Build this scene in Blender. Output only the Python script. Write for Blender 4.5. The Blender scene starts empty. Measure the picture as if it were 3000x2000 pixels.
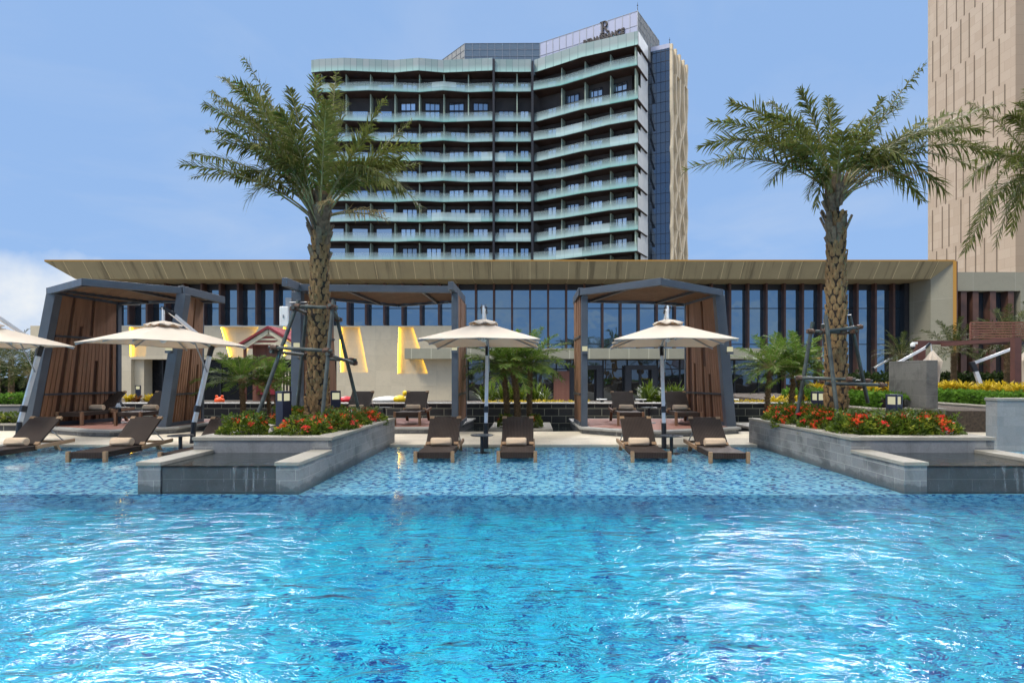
import bpy, bmesh, math, random
from mathutils import Vector, Matrix
from mathutils.geometry import tessellate_polygon

random.seed(11)
S = bpy.context.scene
COL = S.collection
F, CX, HY, EYE = 1700.0, 1553.0, 1100.0, 1.54     # focal length in photo pixels, vanishing point, eye height
R = math.radians


def at(px, py, d):
    """World point seen at a photo pixel at depth d."""
    return Vector(((px - CX) * d / F, d, EYE - (py - HY) * d / F))


def lerp(a, b, t):
    return a + (b - a) * t


# ---------------------------------------------------------------- mesh builder
class MB:
    def __init__(self):
        self.v, self.f, self.mi = [], [], []
        self.cur = 0

    def add(self, vs, fs):
        o = len(self.v)
        self.v += [tuple(p) for p in vs]
        self.f += [tuple(i + o for i in q) for q in fs]
        self.mi += [self.cur] * len(fs)

    def box(self, x0, x1, y0, y1, z0, z1, rot=0, c=None):
        vs = [Vector((x, y, z)) for x in (x0, x1) for y in (y0, y1) for z in (z0, z1)]
        if rot:
            c = c or Vector(((x0 + x1) / 2, (y0 + y1) / 2, 0))
            m = Matrix.Rotation(rot, 3, 'Z')
            vs = [m @ (p - c) + c for p in vs]
        self.add(vs, [(0, 1, 3, 2), (4, 6, 7, 5), (0, 4, 5, 1), (2, 3, 7, 6), (0, 2, 6, 4), (1, 5, 7, 3)])

    def beam(self, p, q, w, h, up=(0, 0, 1)):
        p, q = Vector(p), Vector(q)
        d = (q - p).normalized()
        up = Vector(up)
        if abs(d.dot(up)) > .98:
            up = Vector((0, 1, 0))
        s = d.cross(up).normalized()
        u = s.cross(d)
        vs = []
        for e in (p, q):
            for a, b in ((-1, -1), (1, -1), (1, 1), (-1, 1)):
                vs.append(e + s * a * w / 2 + u * b * h / 2)
        self.add(vs, [(3, 2, 1, 0), (4, 5, 6, 7), (0, 1, 5, 4), (1, 2, 6, 5), (2, 3, 7, 6), (3, 0, 4, 7)])

    def tube(self, p, q, r0, r1=None, n=10, caps=True):
        p, q = Vector(p), Vector(q)
        r1 = r0 if r1 is None else r1
        d = (q - p).normalized()
        a = d.cross(Vector((0, 0, 1)) if abs(d.z) < .95 else Vector((1, 0, 0))).normalized()
        b = d.cross(a)
        vs = []
        for e, r in ((p, r0), (q, r1)):
            for k in range(n):
                t = 2 * math.pi * k / n
                vs.append(e + a * math.cos(t) * r + b * math.sin(t) * r)
        fs = [(k, (k + 1) % n, n + (k + 1) % n, n + k) for k in range(n)]
        if caps:
            fs += [tuple(range(n - 1, -1, -1)), tuple(range(n, 2 * n))]
        self.add(vs, fs)

    def lathe(self, prof, c=(0, 0, 0), n=20, axis='Z'):
        c = Vector(c)
        vs = []
        for r, h in prof:
            for k in range(n):
                t = 2 * math.pi * k / n
                if axis == 'Z':
                    vs.append(c + Vector((r * math.cos(t), r * math.sin(t), h)))
                else:
                    vs.append(c + Vector((h, r * math.cos(t), r * math.sin(t))))
        fs = []
        for i in range(len(prof) - 1):
            for k in range(n):
                fs.append((i * n + k, i * n + (k + 1) % n, (i + 1) * n + (k + 1) % n, (i + 1) * n + k))
        fs.append(tuple(range(n - 1, -1, -1)))
        m = (len(prof) - 1) * n
        fs.append(tuple(range(m, m + n)))
        self.add(vs, fs)

    def prism(self, pts, z0, z1):
        n = len(pts)
        a = sum(pts[i][0] * pts[(i + 1) % n][1] - pts[(i + 1) % n][0] * pts[i][1] for i in range(n))
        if a < 0:
            pts = pts[::-1]
        vs = [Vector((p[0], p[1], z0)) for p in pts] + [Vector((p[0], p[1], z1)) for p in pts]
        tri = tessellate_polygon([[Vector((p[0], p[1], 0)) for p in pts]])
        fs = [(i, (i + 1) % n, n + (i + 1) % n, n + i) for i in range(n)]
        for t in tri:
            p0, p1, p2 = (Vector(pts[i][:2]) for i in t)
            if (p1 - p0).cross(p2 - p0) < 0:
                t = (t[0], t[2], t[1])
            fs.append((t[2], t[1], t[0]))
            fs.append(tuple(i + n for i in t))
        self.add(vs, fs)

    def wall_holes(self, outer, holes, y):
        """Vertical sheet at depth y facing the camera from (x,z) outlines."""
        loops = [[Vector((x, z, 0)) for x, z in l] for l in [outer] + holes]
        flat = [p for l in loops for p in l]
        tri = tessellate_polygon(loops)
        fs = []
        for t in tri:
            p0, p1, p2 = (flat[i] for i in t)
            if (p1 - p0).cross(p2 - p0).z < 0:
                t = (t[0], t[2], t[1])
            fs.append(tuple(t))
        self.add([Vector((p.x, y, p.y)) for p in flat], fs)

    def quad(self, *ps):
        self.add(ps, [tuple(range(len(ps)))])

    def build(self, name, mats, parent=None, origin=None, smooth=False, bevel=0, fix=False):
        me = bpy.data.meshes.new(name)
        o0 = Vector(origin) if origin is not None else Vector((0, 0, 0))
        if parent is not None and origin is None:
            o0 = parent.matrix_world.translation if False else Vector(parent.get('_o', (0, 0, 0)))
        me.from_pydata([tuple(Vector(p) - o0) for p in self.v], [], self.f)
        mats = mats if isinstance(mats, (list, tuple)) else [mats]
        for m in mats:
            me.materials.append(m)
        if len(mats) > 1:
            me.polygons.foreach_set('material_index', self.mi)
        if fix:
            bm = bmesh.new()
            bm.from_mesh(me)
            bmesh.ops.remove_doubles(bm, verts=bm.verts, dist=1e-4)
            bmesh.ops.recalc_face_normals(bm, faces=bm.faces)
            bm.to_mesh(me)
            bm.free()
        if smooth:
            me.polygons.foreach_set('use_smooth', [True] * len(me.polygons))
        me.update()
        o = bpy.data.objects.new(name, me)
        COL.objects.link(o)
        if parent is not None:
            o.parent = parent
            o['_o'] = tuple(o0)
        elif origin is not None:
            o.location = o0
            o['_o'] = tuple(o0)
        if bevel:
            b = o.modifiers.new('edge', 'BEVEL')
            b.width, b.segments, b.limit_method, b.angle_limit = bevel, 2, 'ANGLE', R(40)
        return o


def tag(o, label, cat, group=None, kind=None):
    o['label'], o['category'] = label, cat
    if group:
        o['group'] = group
    if kind:
        o['kind'] = kind
    return o


def thing(name, label, cat, loc=(0, 0, 0), rz=0, group=None):
    """Empty at a thing's base. Parts built in world coordinates are shifted to it."""
    o = bpy.data.objects.new(name, None)
    COL.objects.link(o)
    o.empty_display_size = .2
    o.location = loc
    o.rotation_euler = (0, 0, rz)
    o['_o'] = tuple(loc)
    return tag(o, label, cat, group)


def local(name, label, cat, group=None):
    """Empty whose parts are built in its own local coordinates."""
    o = thing(name, label, cat, (0, 0, 0), 0, group)
    return o


KIDS = {}


def kids(o):
    return [c for c in bpy.data.objects if c.parent == o]


def dup(o, loc=None, rz=None, label=None, group=None, scale=None):
    def cp(s, par):
        c = s.copy()
        COL.objects.link(c)
        if par is not None:
            c.parent = par
        for k in kids(s):
            cp(k, c)
        return c
    c = cp(o, None)
    if loc is not None:
        c.location = loc
    if rz is not None:
        c.rotation_euler = (0, 0, rz)
    if scale:
        c.scale = (scale,) * 3 if not isinstance(scale, tuple) else scale
    if label:
        c['label'] = label
    if group:
        c['group'] = group
    return c


def struct(o):
    o['kind'] = 'structure'
    return o


# ---------------------------------------------------------------- materials
class G:
    def __init__(self, name):
        self.m = bpy.data.materials.new(name)
        self.m.use_nodes = True
        self.t = self.m.node_tree
        self.t.nodes.clear()
        self.out = self.t.nodes.new('ShaderNodeOutputMaterial')

    def n(self, typ, ins=None, **kw):
        nd = self.t.nodes.new('ShaderNode' + typ)
        for k, v in kw.items():
            setattr(nd, k, v)
        for k, v in (ins or {}).items():
            s = nd.inputs[k]
            if isinstance(v, bpy.types.NodeSocket):
                self.t.links.new(v, s)
            else:
                if isinstance(v, tuple) and len(v) == 3 and s.type == 'RGBA':
                    v = v + (1,)
                s.default_value = v
        return nd

    def math(self, op, a, b=0.0, c=0.0):
        return self.n('Math', {0: a, 1: b, 2: c}, operation=op).outputs[0]

    def mix(self, fac, a, b, blend='MIX'):
        return self.n('Mix', {0: fac, 6: a, 7: b}, data_type='RGBA', blend_type=blend).outputs[2]

    def obj(self):
        return self.n('TexCoord').outputs['Object']

    def sep(self, v):
        return self.n('SeparateXYZ', {0: v}).outputs

    def comb(self, x=0.0, y=0.0, z=0.0):
        return self.n('CombineXYZ', {0: x, 1: y, 2: z}).outputs[0]

    def scale(self, v, s):
        return self.n('VectorMath', {0: v, 1: s}, operation='MULTIPLY').outputs[0]

    def noise(self, v, scale, detail=3, rough=.55, dist=0.0, out=0):
        return self.n('TexNoise', {'Vector': v, 'Scale': scale, 'Detail': detail, 'Roughness': rough, 'Distortion': dist}).outputs[out]

    def ramp(self, fac, stops, interp='LINEAR'):
        nd = self.n('ValToRGB', {0: fac})
        nd.color_ramp.interpolation = interp
        e = nd.color_ramp.elements
        while len(e) < len(stops):
            e.new(.5)
        for x, (p, c) in zip(e, stops):
            x.position = p
            x.color = (c if isinstance(c, tuple) else (c, c, c)) + (1,)
        return nd.outputs[0]

    def rng(self, v, a, b, c=0.0, d=1.0):
        return self.n('MapRange', {0: v, 1: a, 2: b, 3: c, 4: d}).outputs[0]

    def bump(self, h, strength=.3, dist=.02, nrm=None):
        ins = {'Strength': strength, 'Distance': dist, 'Height': h}
        if nrm is not None:
            ins['Normal'] = nrm
        return self.n('Bump', ins).outputs[0]

    def rand(self):
        return self.n('ObjectInfo').outputs['Random']

    def bsdf(self, col, rough=.6, metal=0.0, spec=.5, nrm=None, **kw):
        ins = {'Base Color': col, 'Roughness': rough, 'Metallic': metal, 'Specular IOR Level': spec}
        if nrm is not None:
            ins['Normal'] = nrm
        ins.update(kw)
        return self.n('BsdfPrincipled', ins).outputs[0]

    def done(self, sh, disp=None):
        self.t.links.new(sh, self.out.inputs[0])
        return self.m


def plain(name, col, rough=.6, metal=0.0, var=.12, ns=6.0, bump=0.0, spec=.5, rnd=0.0):
    g = G(name)
    v = g.obj()
    n = g.noise(v, ns, 4)
    lo = tuple(c * (1 - var) for c in col)
    hi = tuple(min(1, c * (1 + var)) for c in col)
    c = g.mix(g.rng(n, .3, .7), lo, hi)
    if rnd:
        c = g.mix(g.math('MULTIPLY', g.rand(), rnd), c, tuple(x * .45 for x in col))
    nr = g.bump(g.noise(v, ns * 12, 3), bump, .01) if bump else None
    rr = g.rng(g.noise(v, ns * 2, 3), .3, .7, max(.02, rough - .08), min(1, rough + .08))
    return g.done(g.bsdf(c, rr, metal, spec, nr))


def emit(name, col, st):
    g = G(name)
    return g.done(g.n('Emission', {0: col, 1: st}).outputs[0])


def stone_block(name, c0, c1, grout, bw, bh, mort=.012, wet=0.0, wetz=.25, bump=.25, flat=False, stain=.35, off=.5):
    g = G(name)
    p = g.obj()
    s = g.sep(p)
    u = s[0] if flat else g.math('ADD', s[0], s[1])
    w = s[1] if flat else s[2]
    uv = g.comb(u, w, 0.0)
    br = g.n('TexBrick', {'Vector': uv, 'Color1': (0, 0, 0), 'Color2': (1, 1, 1), 'Mortar': (.5, .5, .5), 'Scale': 1.0,
                          'Mortar Size': mort / 2, 'Mortar Smooth': .2, 'Bias': 0.0, 'Brick Width': bw, 'Row Height': bh})
    br.offset = off
    t = br.outputs[0]
    n1 = g.noise(p, 2.2, 5, .65, .6)
    n2 = g.noise(p, 26, 4, .7)
    n3 = g.noise(p, 120, 2, .7)
    c = g.mix(g.math('ADD', g.math('MULTIPLY', t, .55), g.math('MULTIPLY', n1, .45)), c0, c1)
    c = g.mix(g.rng(n1, .48, .64, 0, stain), c, tuple(x * .45 for x in c0))
    c = g.mix(g.rng(n2, .35, .75, 0, .35), c, tuple(x * .62 for x in c0))
    c = g.mix(g.rng(n3, .45, .7, 0, .25), c, tuple(min(1, x * 1.35) for x in c1))
    c = g.mix(br.outputs[1], c, grout)
    rough = .72
    if wet:
        zz = g.math('ADD', s[2], g.math('MULTIPLY', g.math('SUBTRACT', g.noise(g.scale(p, (3, 3, .8)), 1.4, 4), .5), wetz * 2.6))
        wf = g.rng(zz, wetz * .55, wetz * .75, wet, 0)
        c = g.mix(wf, c, g.mix(.3, tuple(x * .16 for x in c0), c, 'MIX'))
        rough = g.math('SUBTRACT', .72, g.math('MULTIPLY', wf, .5))
    h = g.math('SUBTRACT', g.math('ADD', g.math('MULTIPLY', n2, .35), g.math('MULTIPLY', t, .25)), g.math('MULTIPLY', br.outputs[1], .8))
    return g.done(g.bsdf(c, rough, nrm=g.bump(h, bump, .02)))


def leafmat(name, c0, c1, c2=None, trans=.35, rough=.6, spec=.18):
    """Leaf colour varies in clumps and from leaf to leaf; light passes through."""
    g = G(name)
    p = g.obj()
    n = g.noise(p, 3.2, 2)
    n2 = g.n('TexWhiteNoise', {0: g.n('VectorMath', {0: p, 1: (.09, .09, .09)}, operation='SNAP').outputs[0]}).outputs[0]
    f = g.math('ADD', g.math('MULTIPLY', n, .6), g.math('MULTIPLY', n2, .4))
    st = [(.3, c0), (.64, c1)] + ([(.80, c2)] if c2 else [])
    c = g.ramp(f, st)
    a = g.bsdf(c, rough, spec=spec)
    b = g.n('BsdfTranslucent', {0: g.mix(.5, c, tuple(min(1, x * 1.5) for x in c1))}).outputs[0]
    return g.done(g.n('MixShader', {0: trans, 1: a, 2: b}).outputs[0])


M = {}
# -- stone and ground
M['planter'] = stone_block('planter stone', (.135, .142, .148), (.27, .27, .255), (.34, .33, .30), .42, .145, .006, wet=.75, wetz=.12, bump=.4, stain=.75)
M['slabface'] = stone_block('grey slab facing', (.16, .17, .18), (.25, .25, .245), (.12, .12, .12), .88, .9, .006, bump=.25, stain=.45)
M['recess'] = plain('black recess glazing', (.008, .009, .011), .25, var=.4, ns=.5, spec=.25)
M['sidepanel'] = plain('matt pale side panel', (.34, .34, .32), .9, var=.06, ns=1)
M['planter_wet'] = stone_block('wet fountain stone', (.035, .045, .05), (.085, .09, .09), (.10, .11, .10), .62, .16, .006, bump=.3, stain=.5)
M['coping'] = stone_block('coping stone', (.215, .20, .165), (.32, .30, .245), (.19, .18, .15), .62, 3.0, .005, flat=True, stain=.25)
M['coping_grey'] = stone_block('grey coping slab', (.25, .25, .235), (.36, .355, .33), (.30, .30, .28), .62, 2.0, .006, stain=.3)
M['greywall'] = stone_block('grey block wall', (.17, .178, .182), (.31, .305, .285), (.20, .20, .19), .5, .2, .008, bump=.35, stain=.3)
M['monolith'] = stone_block('grey slab stone', (.08, .08, .076), (.17, .165, .15), (.15, .145, .13), .7, .42, .008, bump=.5, stain=.7)
M['darktile'] = stone_block('dark slate blocks', (.016, .018, .021), (.052, .055, .058), (.26, .265, .21), .46, .235, .022, bump=.6, stain=.5)
M['deck'] = stone_block('pale deck paving', (.50, .44, .34), (.68, .61, .48), (.40, .36, .28), .9, .3, .006, flat=True, stain=.12, bump=.1)
M['ground'] = plain('paved ground', (.22, .20, .17), .85, var=.3, ns=.6, bump=.2)
M['soil'] = plain('planting soil', (.06, .045, .032), .95, var=.5, ns=14, bump=.9)
M['rock'] = plain('rubble stone', (.33, .31, .28), .85, var=.4, ns=20, bump=.7)


def mosaic(name, pitch, pal, grout, gsize=.06, rough=.25):
    g = G(name)
    s = g.sep(g.obj())
    nrm = g.sep(g.n('NewGeometry').outputs['Normal'])
    vert = g.math('LESS_THAN', g.math('ABSOLUTE', nrm[2]), .5)
    u = g.math('ADD', s[0], g.math('MULTIPLY', vert, g.math('MULTIPLY', s[1], g.math('GREATER_THAN', g.math('ABSOLUTE', nrm[0]), .5))))
    w = g.math('ADD', g.math('MULTIPLY', s[1], g.math('SUBTRACT', 1.0, vert)), g.math('MULTIPLY', s[2], vert))
    row = g.math('FLOOR', g.math('DIVIDE', w, pitch))
    uu = g.math('ADD', g.math('DIVIDE', u, pitch), g.math('MULTIPLY', g.math('MODULO', row, 2.0), .5))
    cell = g.comb(g.math('FLOOR', uu), row, 0.0)
    wn = g.n('TexWhiteNoise', {0: cell}).outputs[0]
    wn2 = g.n('TexWhiteNoise', {0: g.scale(cell, (1.7, 2.3, 1))}).outputs[0]
    cl = g.math('ADD', g.math('MULTIPLY', wn, .70), g.math('MULTIPLY', g.noise(g.scale(cell, (.23, .23, 1)), 1.0, 2), .32))
    c = g.ramp(cl, pal, 'CONSTANT')
    c = g.mix(g.math('MULTIPLY', wn2, .3), c, (.75, .95, 1.0), 'MULTIPLY')
    fu = g.math('ABSOLUTE', g.math('SUBTRACT', g.math('FRACT', uu), .5))
    fw = g.math('ABSOLUTE', g.math('SUBTRACT', g.math('FRACT', g.math('DIVIDE', w, pitch)), .5))
    gr = g.math('GREATER_THAN', g.math('MAXIMUM', fu, fw), .5 - gsize / 2)
    c = g.mix(gr, c, grout)
    return g.done(g.bsdf(c, rough))


M['mosaic'] = mosaic('pool mosaic', .052, [(0, (.02, .085, .27)), (.235, (.05, .19, .44)), (.36, (.15, .46, .70)), (.49, (.38, .72, .86)), (.70, (.50, .81, .90)), (.8, (.25, .60, .79))], (.40, .64, .74))
M['mosaic_deep'] = mosaic('deep pool mosaic', .082, [(0, (.002, .025, .20)), (.29, (.004, .12, .39)), (.40, (.012, .43, .66)), (.52, (.035, .74, .83)), (.72, (.07, .84, .88)), (.8, (.015, .55, .75))], (.07, .52, .66), .04)

# -- water
g = G('pool water')
p = g.obj()
na = g.noise(g.scale(p, (.62, 1.0, 1)), 2.1, 2, .5, .9)
nb = g.noise(g.scale(p, (.55, 1.25, 1)), 6.5, 3, .6, 1.0)
nc = g.noise(g.scale(p, (.6, 1.3, 1)), 17, 2, .6, .6)
dp = g.math('GREATER_THAN', 7.75, g.sep(p)[1])
amp = g.math('ADD', .055, g.math('MULTIPLY', g.rng(g.sep(p)[1], 7.9, 5.0), .92))
hh = g.math('ADD', g.math('MULTIPLY', na, 1.10), g.math('ADD', g.math('MULTIPLY', nb, .40), g.math('MULTIPLY', nc, .05)))
bn = g.bump(g.math('MULTIPLY', hh, amp), 1.0, .060)
fr = g.n('Fresnel', {'IOR': 1.37, 'Normal': bn}).outputs[0]
rf = g.n('BsdfRefraction', {'Color': (.93, .985, 1.0), 'Roughness': 0.0, 'IOR': 1.33, 'Normal': bn}).outputs[0]
gl = g.n('BsdfGlossy', {'Color': (1, 1, 1), 'Roughness': .02, 'Normal': bn}).outputs[0]
gl2 = g.n('BsdfGlossy', {'Color': (1, 1, 1), 'Roughness': .24, 'Normal': bn}).outputs[0]
gl = g.n('MixShader', {0: g.math('MULTIPLY', g.math('SUBTRACT', amp, .055), .24), 1: gl, 2: gl2}).outputs[0]
g.t.links.new(g.n('VolumeAbsorption', {'Color': (.0, .81, .955), 'Density': .21}).outputs[0], g.out.inputs['Volume'])
M['water'] = g.done(g.n('MixShader', {0: fr, 1: rf, 2: gl}).outputs[0])

g = G('dark pond water')
p = g.obj()
bn = g.bump(g.noise(g.scale(p, (1, 1.6, 1)), 6, 3, .6, .6), .5, .02)
M['pond'] = g.done(g.bsdf((.012, .018, .02), .04, spec=.8, nrm=bn))

g = G('falling water')
p = g.obj()
st = g.noise(g.scale(p, (14, 14, .7)), 1.0, 4, .7)
f = g.rng(st, .58, .85, .0, .34)
a = g.bsdf((.75, .85, .9), .15, spec=.7)
M['falls'] = g.done(g.n('MixShader', {0: f, 1: g.n('BsdfTransparent').outputs[0], 2: a}).outputs[0])

# -- building
def fascia(name, col, pitch, off=0.0, streak=.85):
    g = G(name)
    p = g.obj()
    s = g.sep(p)
    n = g.noise(p, 1.1, 5, .6)
    sp = g.noise(p, 34, 3, .7)
    stq = g.noise(g.scale(p, (1.5, .08, .08)), 1.2, 5, .7)
    c = g.mix(n, tuple(x * .82 for x in col), tuple(x * 1.15 for x in col))
    c = g.mix(g.rng(sp, .45, .7, 0, .3), c, tuple(x * .6 for x in col))
    c = g.mix(g.rng(stq, .52, .64, 0, streak), c, tuple(x * .42 for x in col))
    pan = g.math('FLOOR', g.math('DIVIDE', g.math('ADD', s[0], off), pitch))
    wn = g.n('TexWhiteNoise', {0: g.comb(pan, 0.0, 0.0)}).outputs[0]
    c = g.mix(g.math('MULTIPLY', wn, .22), c, tuple(x * .55 for x in col))
    fx = g.math('ABSOLUTE', g.math('SUBTRACT', g.math('FRACT', g.math('DIVIDE', g.math('ADD', s[0], off), pitch)), .5))
    j = g.math('GREATER_THAN', fx, .5 - .012 / pitch * 1.6)
    c = g.mix(j, c, tuple(min(1, x * 1.75) for x in col))
    return g.done(g.bsdf(c, .75, nrm=g.bump(sp, .2, .01)))


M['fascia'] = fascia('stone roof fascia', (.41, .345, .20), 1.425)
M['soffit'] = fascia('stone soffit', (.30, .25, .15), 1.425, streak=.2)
M['ledge'] = fascia('stone ledge', (.33, .32, .24), 1.5, streak=.1)
M['beige'] = stone_block('beige stone cladding', (.53, .455, .32), (.70, .615, .45), (.46, .41, .30), 1.18, 1.18, .012, bump=.08, stain=.18, off=0.0)
M['sidestone'] = stone_block('grey stone cladding', (.25, .24, .18), (.33, .315, .24), (.40, .38, .31), 3.2, 2.55, .02, bump=.08, stain=.15, off=0.0)
M['fin'] = plain('brown window fin', (.095, .046, .031), .5, var=.3, ns=2)
M['fin_dark'] = plain('dark window frame', (.018, .018, .022), .45, var=.2)
M['gold'] = emit('gold light strip', (1.0, .56, .16), .42)
M['gold_soft'] = emit('roof edge light', (1.0, .60, .20), .33)
M['led'] = emit('yellow wall light', (1.0, .62, .03), 22.0)


def glassmat(name, dark, tint, refl, wob=.012):
    g = G(name)
    p = g.obj()
    bn = g.bump(g.noise(p, .55, 2), .35, wob * 4)
    d = g.bsdf(dark, .3, spec=.2)
    gl = g.n('BsdfGlossy', {'Color': tint, 'Roughness': .02, 'Normal': bn}).outputs[0]
    lw = g.n('Fresnel', {'IOR': 1.5}).outputs[0]
    f = g.math('MINIMUM', g.math('ADD', refl, lw), 1.0)
    return g.done(g.n('MixShader', {0: f, 1: d, 2: gl}).outputs[0])


M['glass'] = glassmat('tinted window glass', (.010, .016, .022), (.42, .58, .70), .42)
M['glass_low'] = glassmat('dark door glass', (.008, .009, .01), (.55, .62, .66), .16)
M['coreglass'] = glassmat('blue grey curtain glass', (.018, .026, .038), (.26, .33, .42), .30, .004)
M['winglass0'] = glassmat('hotel window glass', (.05, .07, .10), (.7, .85, 1.0), .55, .004)
M['pentglass'] = glassmat('pale roof screen glass', (.50, .50, .60), (.8, .85, .95), .08, .004)
M['pentglass2'] = glassmat('grey roof screen glass', (.13, .165, .19), (.5, .6, .7), .10, .004)

g = G('hotel window glass with curtains')
rr = g.rand()
cu_ = g.math('GREATER_THAN', rr, .66)
pz = g.sep(g.obj())
fold = g.math('SINE', g.math('MULTIPLY', g.math('ADD', pz[0], pz[1]), 26.0))
cc = g.mix(g.math('MULTIPLY', cu_, .8), (.04, .055, .08), g.mix(g.rng(fold, -1, 1), (.34, .34, .36), (.52, .53, .55)))
d0 = g.bsdf(cc, .4, spec=.2)
g0 = g.n('BsdfGlossy', {'Color': (.7, .85, 1.0), 'Roughness': .02}).outputs[0]
M['winglass'] = g.done(g.n('MixShader', {0: g.math('ADD', .30, g.math('MULTIPLY', rr, .35)), 1: d0, 2: g0}).outputs[0])

g = G('frosted balcony glass')
tc = g.n('TexCoord')
z = g.sep(tc.outputs['Generated'])[2]
sx = g.sep(tc.outputs['Object'])
wn = g.n('TexWhiteNoise', {0: g.comb(g.math('FLOOR', g.math('DIVIDE', sx[0], 4.04)), g.math('FLOOR', g.math('DIVIDE', sx[2], 3.27)), 0.0)}).outputs[0]
jn = g.math('GREATER_THAN', g.math('ABSOLUTE', g.math('SUBTRACT', g.math('FRACT', g.math('DIVIDE', sx[0], 1.347)), .5)), .482)
al = g.ramp(z, [(0, 1.0), (.22, .86), (.55, .48), (.95, .24), (1.0, .6)])
al = g.math('ADD', al, g.math('MULTIPLY', g.math('GREATER_THAN', wn, .9), .3))
c = g.ramp(z, [(0, (.05, .22, .17)), (.05, (.22, .47, .41)), (.3, (.34, .54, .50)), (.9, (.43, .57, .56)), (.96, (.25, .32, .32))])
c = g.mix(g.math('MULTIPLY', wn, .45), c, (.58, .66, .66))
c = g.mix(g.math('MULTIPLY', jn, .5), c, (.15, .26, .25))
a = g.bsdf(c, .18, spec=.6)
M['mint'] = g.done(g.n('MixShader', {0: g.math('MINIMUM', al, 1.0), 1: g.n('BsdfTransparent').outputs[0], 2: a}).outputs[0])
M['mint_parapet'] = None
g = G('mint parapet panel')
p = g.sep(g.obj())
u = g.math('ADD', g.math('MULTIPLY', p[0], 1.0), g.math('MULTIPLY', p[1], .3))
j = g.math('GREATER_THAN', g.math('ABSOLUTE', g.math('SUBTRACT', g.math('FRACT', g.math('DIVIDE', u, 1.02)), .5)), .475)
wn = g.n('TexWhiteNoise', {0: g.comb(g.math('FLOOR', g.math('DIVIDE', u, 1.02)), 0.0, 0.0)}).outputs[0]
zz = g.sep(g.n('TexCoord').outputs['Generated'])[2]
c = g.mix(wn, (.24, .33, .31), (.36, .40, .385))
c = g.mix(g.rng(zz, .5, .1), c, (.38, .58, .52))
c = g.mix(j, c, (.10, .17, .16))
M['mint_parapet'] = g.done(g.bsdf(c, .3))
M['whiteglass'] = plain('white end panel', (.80, .80, .76), .5, var=.06, ns=1)
M['mintfin'] = plain('pale green partition', (.34, .42, .33), .6, var=.15, ns=1)
M['hotelwall'] = plain('dark hotel wall', (.055, .048, .046), .7, var=.3, ns=.6)
M['hotelslab'] = plain('brown balcony soffit', (.045, .024, .019), .7, var=.25, ns=.8)
M['slabedge'] = plain('dark slab edge', (.035, .05, .045), .5)
M['lattice'] = plain('sandy lattice cladding', (.70, .58, .40), .75, var=.15, ns=.5)
M['latticeback'] = plain('brown lattice recess', (.43, .34, .22), .8, var=.2, ns=.3)
M['sand'] = stone_block('sandstone tower cladding', (.40, .30, .205), (.52, .415, .31), (.34, .26, .18), 2.4, 1.75, .05, bump=.03, stain=.06)
M['sand_front'] = stone_block('shaded tower cladding', (.34, .25, .165), (.40, .30, .205), (.28, .21, .14), 3.0, 1.75, .05, bump=.03, stain=.1)  # darker copy of the tower stone, the front's shade put into its colour
M['groove'] = plain('tower groove', (.17, .125, .085), .9)
M['signdark'] = plain('dark bronze letters', (.022, .014, .013), .45)

# -- cabana and furniture
M['steel'] = plain('slate blue steel', (.062, .078, .10), .42, var=.12, ns=3)
M['rail'] = plain('dark steel rail', (.035, .037, .042), .45)


def wood(name, c0, c1, ns=(6, 6, .6), rough=.6, rnd=.4, spec=.35):
    g = G(name)
    p = g.obj()
    n = g.noise(g.scale(p, ns), 3, 5, .65)
    s = g.sep(p)
    wn = g.n('TexWhiteNoise', {0: g.comb(g.math('FLOOR', g.math('MULTIPLY', g.math('ADD', s[0], s[1]), 10.7)), 0.0, 0.0)}).outputs[0]
    c = g.mix(n, c0, c1)
    c = g.mix(g.math('MULTIPLY', wn, rnd), c, tuple(x * .5 for x in c0))
    return g.done(g.bsdf(c, rough, spec=spec, nrm=g.bump(n, .2, .005)))


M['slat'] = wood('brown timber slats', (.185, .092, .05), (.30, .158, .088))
M['slat_back'] = wood('gap shade timber slats', (.085, .042, .025), (.13, .066, .040))  # timber darkened to stand in for shade in the gaps between front slats
M['roofslat'] = wood('roof timber slats', (.115, .060, .029), (.20, .108, .055), (.5, 6, 6))
M['decking'] = stone_block('reddish timber decking', (.20, .085, .06), (.30, .14, .10), (.06, .03, .02), 3.0, .11, .008, flat=True, bump=.15, stain=.2)
M['teak'] = wood('weathered teak', (.20, .115, .055), (.36, .235, .135), (5, 1, 5), rnd=.2)
M['teak_dark'] = wood('dark teak', (.115, .058, .028), (.20, .11, .06), (5, 1, 5), rnd=.2)

g = G('brown wicker weave')
p = g.obj()
s = g.sep(p)
wx = g.math('SINE', g.math('MULTIPLY', s[0], 210.0))
wy = g.math('SINE', g.math('MULTIPLY', g.math('ADD', s[1], s[2]), 330.0))
h = g.math('ADD', g.math('MULTIPLY', wx, .75), g.math('MULTIPLY', g.math('MULTIPLY', wx, wy), .35))
c = g.mix(g.rng(h, -.9, .8), (.010, .006, .0045), (.042, .027, .020))
c = g.mix(g.rng(g.noise(p, 5, 3), .3, .7, 0, .35), c, (.056, .039, .029))
M['wicker'] = g.done(g.bsdf(c, .6, spec=.2, nrm=g.bump(h, .6, .004)))

g = G('terry towel')
p = g.obj()
n = g.noise(p, 160, 3, .7)
c = g.mix(n, (.50, .37, .24), (.72, .56, .40))
M['towel'] = g.done(g.bsdf(c, .95, spec=.1, nrm=g.bump(n, .9, .008)))

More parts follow.
